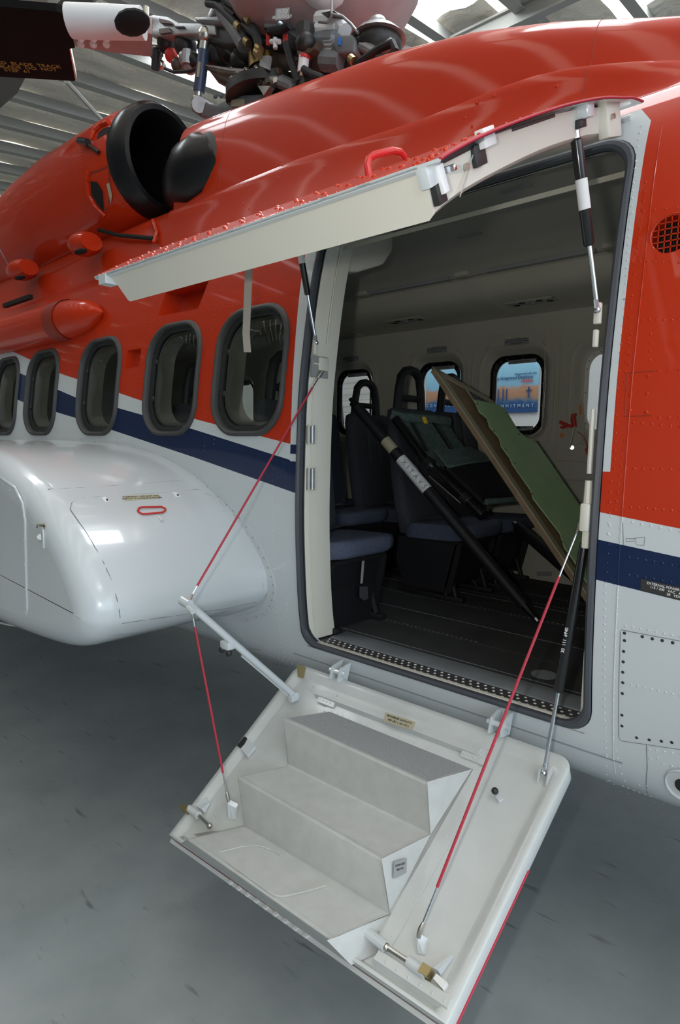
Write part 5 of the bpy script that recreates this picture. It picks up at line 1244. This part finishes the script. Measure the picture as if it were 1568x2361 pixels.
pxp([(352, 34), (385, 38), (410, 52), (495, 54), (496, 80), (440, 78), (405, 80), (375, 84), (352, 82), (338, 78), (336, 66), (352, 66), (352, 48), (336, 48), (338, 38)], .93, .10, 'cuff_fork', 'aluminium', bev=.008)
pxp([(366, 42), (392, 48), (394, 54), (368, 52)], .87, .02, 'fork_slot', 'hub_brown'); pxp([(366, 66), (390, 64), (392, 74), (368, 78)], .87, .02, 'fork_slot', 'hub_brown')
pxt([(337, 16), (336, 88)], .93, .022, 'fork_pin', 'steel'); pxb(330, 88, .93, .05, 'pin_nut', 'hub_dark'); pxp([(403, 60), (423, 60), (423, 63), (403, 63)], .875, .02, 'fork_mark', 'hub_dark')
# cluster below the fork
random.seed(3)
for (x, y, r, mt) in ((385, 100, .075, 'hub_dark'), (428, 105, .085, 'hub_dark'), (395, 128, .05, 'print_red'), (360, 125, .05, 'hub_dark'), (430, 135, .06, 'aluminium'), (410, 150, .05, 'hub_brown'), (450, 140, .05, 'hub_dark'), (372, 150, .035, 'steel'), (438, 155, .05, 'pink_primer')): pxb(x, y, .98, r, 'damper_fitting', mt)
pxt([(330, 104), (375, 106), (375, 128), (330, 126), (328, 110)], .98, .010, 'bracket_plate', 'pink_primer'); pxt([(361, 118), (358, 160)], .93, .032, 'damper_rod', 'matt_black'); pxt([(380, 158), (400, 166), (440, 165), (460, 155)], .95, .012, 'hydraulic_hose', 'matt_black')
pxt([(435, 118), (433, 150)], .95, .045, 'damper_cylinder', 'aluminium')
# hub body: arms, dampers, housings
pxp([(440, 36), (560, 30), (600, 40), (610, 95), (520, 110), (470, 95), (455, 60)], 1.05, .30, 'hub_arm', 'hub_dark', bev=.03)
pxp([(455, 38), (520, 34), (540, 45), (530, 58), (455, 52)], .92, .12, 'hub_plate', 'grey_paint', bev=.02)
pxp([(470, 145), (520, 152), (600, 158), (640, 150), (640, 172), (560, 178), (500, 172), (470, 158)], .98, .2, 'lower_hub_plate', 'hub_brown', bev=.02)
pxp([(475, 158), (540, 172), (620, 170), (620, 200), (560, 215), (500, 190)], 1.2, .15, 'hub_fairing', 'hub_brown', bev=.02)
for (x, y, rx, mt) in ((520, 60, .13, 'hub_dark'), (545, 90, .12, 'grey_paint'), (530, 110, .10, 'hub_dark'), (570, 120, .10, 'hub_dark'), (560, 140, .09, 'hub_dark'), (590, 95, .10, 'hub_brown'), (505, 125, .11, 'hub_dark'), (655, 60, .12, 'hub_dark'), (670, 100, .12, 'hub_dark'), (735, 110, .11, 'hub_dark'), (745, 150, .10, 'hub_brown'), (690, 40, .10, 'hub_dark'), (600, 60, .11, 'hub_dark'), (625, 120, .10, 'matt_black'), (660, 140, .10, 'hub_brown'), (775, 160, .09, 'hub_dark'), (480, 110, .08, 'hub_dark'), (700, 170, .08, 'hub_brown')): pxb(x, y, 1.02, rx, 'hub_housing', mt)
pxt([(510, 20), (540, 66), (565, 105)], .86, .05, 'lag_damper', 'grey_paint'); pxt([(520, 5), (548, 50)], .88, .06, 'lag_damper', 'hub_dark')
for pts in (((478, 8), (500, 12), (530, 40), (548, 58), (565, 85), (570, 100)), ((520, 2), (545, 18), (565, 42), (590, 70), (600, 100), (595, 125)), ((480, 2), (510, -6)), ((560, 60), (588, 80), (596, 110)), ((820, 150), (850, 130), (880, 110), (905, 100), (912, 115), (900, 130), (870, 138)), ((700, 160), (720, 172), (745, 182)), ((620, 72), (650, 68), (668, 58)), ((660, 100), (670, 140), (680, 165), (690, 190))): pxt(list(pts), .82, .022, 'hydraulic_hose', 'matt_black')
for x, y in ((549, 60), (573, 46), (570, 97), (594, 122), (597, 112), (812, 138)): pxt([(x-4, y-3), (x+4, y+4)], .80, .024, 'hose_band', 'brass')
pxp([(600, 128), (622, 128), (618, 160), (598, 152)], .84, .02, 'junction_plate', 'placard_grey'); pxp([(612, 70), (660, 70), (664, 108), (612, 108)], .90, .10, 'sensor_block', 'hub_dark', bev=.01)
pxp([(613, 76), (621, 76), (621, 104), (613, 104)], .84, .01, 'connector', 'print_red'); pxp([(652, 78), (661, 78), (661, 104), (652, 104)], .84, .01, 'connector', 'print_red'); pxt([(625, 96), (645, 96)], .83, .014, 'star_bolt', 'print_white'); pxt([(635, 88), (635, 112)], .83, .014, 'star_bolt', 'print_white')
pxt([(618, 60), (645, 62)], .85, .03, 'chrome_cap', 'chrome'); pxt([(624, 52), (624, 68)], .85, .02, 'chrome_cap', 'chrome')
for i, x in enumerate((583, 600, 618, 636)): pxt([(x, 186), (x+2, 196)], .86, .026, 'clevis_bolt', 'steel' if i % 2 else 'hub_brown')
pxt([(572, 186), (645, 188)], .88, .030, 'clevis_shaft', 'aluminium'); pxp([(594, 198), (623, 198), (608, 220)], .84, .04, 'clevis_wedge', 'steel'); pxt([(650, 190), (675, 200), (680, 210)], .88, .04, 'swash_rim', 'grey_paint')
# domes above
for (x, y, Y, r, mt, nm) in ((675, -35, 1.0, (.42, .42, .30), 'pink_primer', 'hub_dome'), (800, -50, 1.3, (.48, .48, .42), 'pink_primer', 'hub_dome'), (742, -14, .95, (.14, .14, .05), 'print_white', 'cap_plate')): pxb(x, y, Y, r, nm, mt)
placard([(636, 20), (668, 17), (666, 44), (634, 47)], 'placard_grey', HELI, ['CAUTION', 'NO STEP', 'NO HANDHOLD'], 'print_white', .022, surf=lambda x, y: P(x, y, Y=.66))
pxt([(735, 46), (762, 44), (785, 56), (795, 72)], .95, .045, 'white_arm', 'print_white'); pxt([(735, 72), (765, 74), (782, 66)], .95, .05, 'white_arm', 'print_white')
pxt([(765, 2), (765, 38), (755, 52), (735, 50)], .85, .008, 'static_wire', 'aluminium'); pxt([(765, 33), (790, 38), (810, 56), (826, 76)], .85, .008, 'static_wire', 'aluminium')
pxp([(770, 80), (812, 78), (818, 92), (815, 122), (775, 124), (768, 110)], .92, .14, 'actuator_block', 'grey_paint', bev=.015); pxp([(779, 86), (783, 85), (783, 103), (779, 104)], .84, .01, 'blue_mark', 'blue_mark')
pxt([(712, 105), (750, 98), (775, 98)], .92, .06, 'actuator_tube', 'grey_paint'); pxt([(748, 140), (790, 142)], .9, .055, 'actuator_tube', 'grey_paint')
for y in (88, 98, 108, 118): pxt([(748, y), (768, y)], .88, .018, 'actuator_port', 'aluminium')
pxp([(740, 30), (766, 24), (772, 26), (770, 30)], .9, .1, 'cap_plate', 'hub_dark'); b = B(); c = P(870, 95, Y=1.0); b.tube([c, c+Vector((0, 0, .04))], [.16, .12], 20); b.ball(c+Vector((0, 0, .07)), .06); b.make('damper_cap', 'aluminium', RH)
pxb(870, 108, 1.0, (.14, .14, .09), 'damper_body', 'hub_dark'); pxt([(835, 105), (870, 125), (905, 100)], .9, .03, 'damper_clamp', 'aluminium')
pxb(840, 118, 1.0, .09, 'damper_body', 'hub_dark'); pxb(800, 165, 1.0, .08, 'damper_body', 'aluminium'); pxp([(890, 92), (960, 112), (965, 140), (900, 140)], 1.5, .1, 'rear_cuff', 'print_white')
pxb(825, 155, .98, .08, 'damper_body', 'hub_dark'); pxb(780, 185, 1.1, .09, 'damper_body', 'hub_brown')

# ------------------------------------------------------------------ hangar
b = B(); b.box((-3, 0, -.05), (60, 44, .1)); struct('floor', b, 'concrete', smooth=False)
CEIL = thing('ceiling', 'foil lined hangar roof of grey purlins and skylights', 'roof', (0, 0, 0), kind='structure'); del CEIL['category']; del CEIL['label']
def RZ(y): return 8.0+.115*(y+4)
rows = np.arange(-24, 14, 1.45)
def slab(x0_, x1_, y0_, y1_, zo, th): return [[Vector((x0_, y, RZ(y)+zo)), Vector((x1_, y, RZ(y)+zo)), Vector((x1_, y, RZ(y)+zo+th)), Vector((x0_, y, RZ(y)+zo+th))] for y in (y0_, y1_)]
SKYP = [(-10.0, -8.1, 5.2, 7.6), (-5.4, -4.0, 5.6, 8.5), (-2.8, -.9, 9.4, 11.0), (-6.6, -5.6, -2, 5), (-1.2, .6, .3, 5.3), (4.9, 5.8, -4, 6)]
for i, x in enumerate(rows):
    segs = [(-9., 13.0)]
    for sx0, sx1, sy0, sy1 in SKYP:
        if sx0 < x+.72 < sx1 or abs((sx0+sx1)/2-x-.72) < .72: segs = [q for a, c in segs for q in ((a, min(c, sy0)), (max(a, sy1), c)) if q[1]-q[0] > .05]
    for a, c in segs:
        b = B(); xs = np.linspace(x, x+.95, 7); zz = [.05*math.sin(k*math.pi/3*1.0) for k in range(7)]
        yy = np.linspace(a, c, max(2, int((c-a)/1.1))); b.loft([[Vector((xx, y, RZ(y)+.10+z+.03*math.sin(y*3+i))) for xx, z in zip(xs, zz)] for y in yy], close=False, cap=False); b.make('roof_panel', 'roof_foil', CEIL, angle=60); b = B(); b.loft([[Vector((xx, y, RZ(y)+.14+.02*math.sin(y*3+i))) for xx in (x+.95, x+1.45)] for y in yy], close=False, cap=False); b.make('foil_glow_strip', 'foil_glow', CEIL, smooth=False)  # foil panel, then a glowing strip added to brighten the roof
    b = B(); b.loft(slab(x-.05, x+.05, -9, 13, -.14, .22)); b.loft(slab(x-.10, x+.10, -9, 13, -.15, .02)); b.make('purlin', 'purlin', CEIL, smooth=False)
for sx0, sx1, sy0, sy1 in SKYP:
    b = B(); b.loft(slab(sx0, sx1, sy0, sy1, .30, .02)); b.make('skylight', 'skylight', CEIL, smooth=False)
for y in (-6, -1, 3.2, 9.0):
    b = B(); b.box((-5, y, RZ(y)-.34), (38, .16, .04)); b.box((-5, y, RZ(y)-.2), (38, .03, .30)); b.box((-5, y, RZ(y)-.05), (38, .16, .04)); b.make('rafter', 'purlin', CEIL, smooth=False)
b = B(); b.tube([P(152, 186, Z=7.6), P(238, 280, Z=7.9)], .04, 6); b.make('roof_brace', 'purlin', CEIL)
b = B(); b.prism([P(x, y, Z=7.0) for x, y in ((-140, 190), (0, 176), (60, 176), (40, 215), (0, 250), (-140, 330))], (0, 0, .2)); b.make('roof_beam', 'beam', CEIL, smooth=False)
b = B(); b.prism([P(x, y, Z=7.4) for x, y in ((110, 30), (140, 0), (215, -30), (215, 10), (150, 32))], (0, 0, .2)); b.make('roof_beam', 'beam', CEIL, smooth=False)
b = B(); b.box((-5, 13.1, 5), (38, .2, 11)); struct('wall_back', b, 'hangar_wall', smooth=False)
b = B(); b.box((-24.1, 2, 5), (.2, 22, 11)); struct('wall_left', b, 'hangar_wall', smooth=False)
b = B(); b.box((-8, -9.1, 5), (32, .2, 11)); struct('wall_front', b, 'front_wall', smooth=False)
# partition with banner and roller shutter beyond the cabin
b = B(); b.box((-1.4, 7.15, 2.2), (4.9+1.4, .1, 4.4)); struct('wall_partition', b, 'hangar_wall', smooth=False)
ba = P(1238, 948, Y=7.05); bl = P(980, 948, Y=7.05); z0 = 2.24; zt = 3.32
t = thing('printed_banner', 'blue printed banner with a harbour picture, seen through the far cabin windows', 'banner', (ba.x, 7.06, z0))
b = B(); b.box(((ba.x+bl.x)/2, 7.07, (z0+zt)/2), (ba.x-bl.x, .01, zt-z0)); b.make('banner_sheet', 'banner', t, smooth=False)
def btxt(s, sz, px, py, mat, sp=1, al='CENTER'): text(s, sz, P(px, py, Y=7.05), (1, 0, 0), (0, 0, 1), mat, t, depth=.001, spacing=sp, align=al)
btxt('CONTINENT', .065, 1018, 935, 'carpet_print', 1.9); btxt('COMMITMENT.', .065, 1184, 936, 'carpet_print', 1.9)
btxt('Supported with the', .045, 1212, 861, 'print_navy'); btxt('Quality Integrated Database', .065, 1229, 868, 'print_navy', 1, 'RIGHT'); btxt('(SQID)', .065, 1229, 877, 'print_red', 1, 'RIGHT')
b = B(); c = P(1219, 905, Y=7.05)
b.box(c, (.018, .012, .13)); b.box(c+Vector((0, 0, .035)), (.09, .012, .012)); b.ball(c+Vector((0, 0, .075)), .012)
for dx in (-.42, -.50, -.36): b.box(c+Vector((dx, 0, -.02)), (.012, .012, .18))
b.make('printed_mast', 'print_navy', t, smooth=False)
t = thing('roller_shutter', 'pale slatted roller shutter beyond the rear cabin window', 'shutter', (-5.6, 7.1, 0))
for i in range(34):
    b = B(); b.box((-5.6, 7.1+(.01 if i % 2 else 0), .06+i*.11), (2.2, .03, .10), bev=.008); b.make('slat', 'shutter', t, smooth=False)
b = B(); b.box((-4.45, 7.08, 2), (.10, .12, 4)); b.box((-6.75, 7.08, 2), (.10, .12, 4)); b.make('guide_rail', 'cream', t, smooth=False)
split_parts()
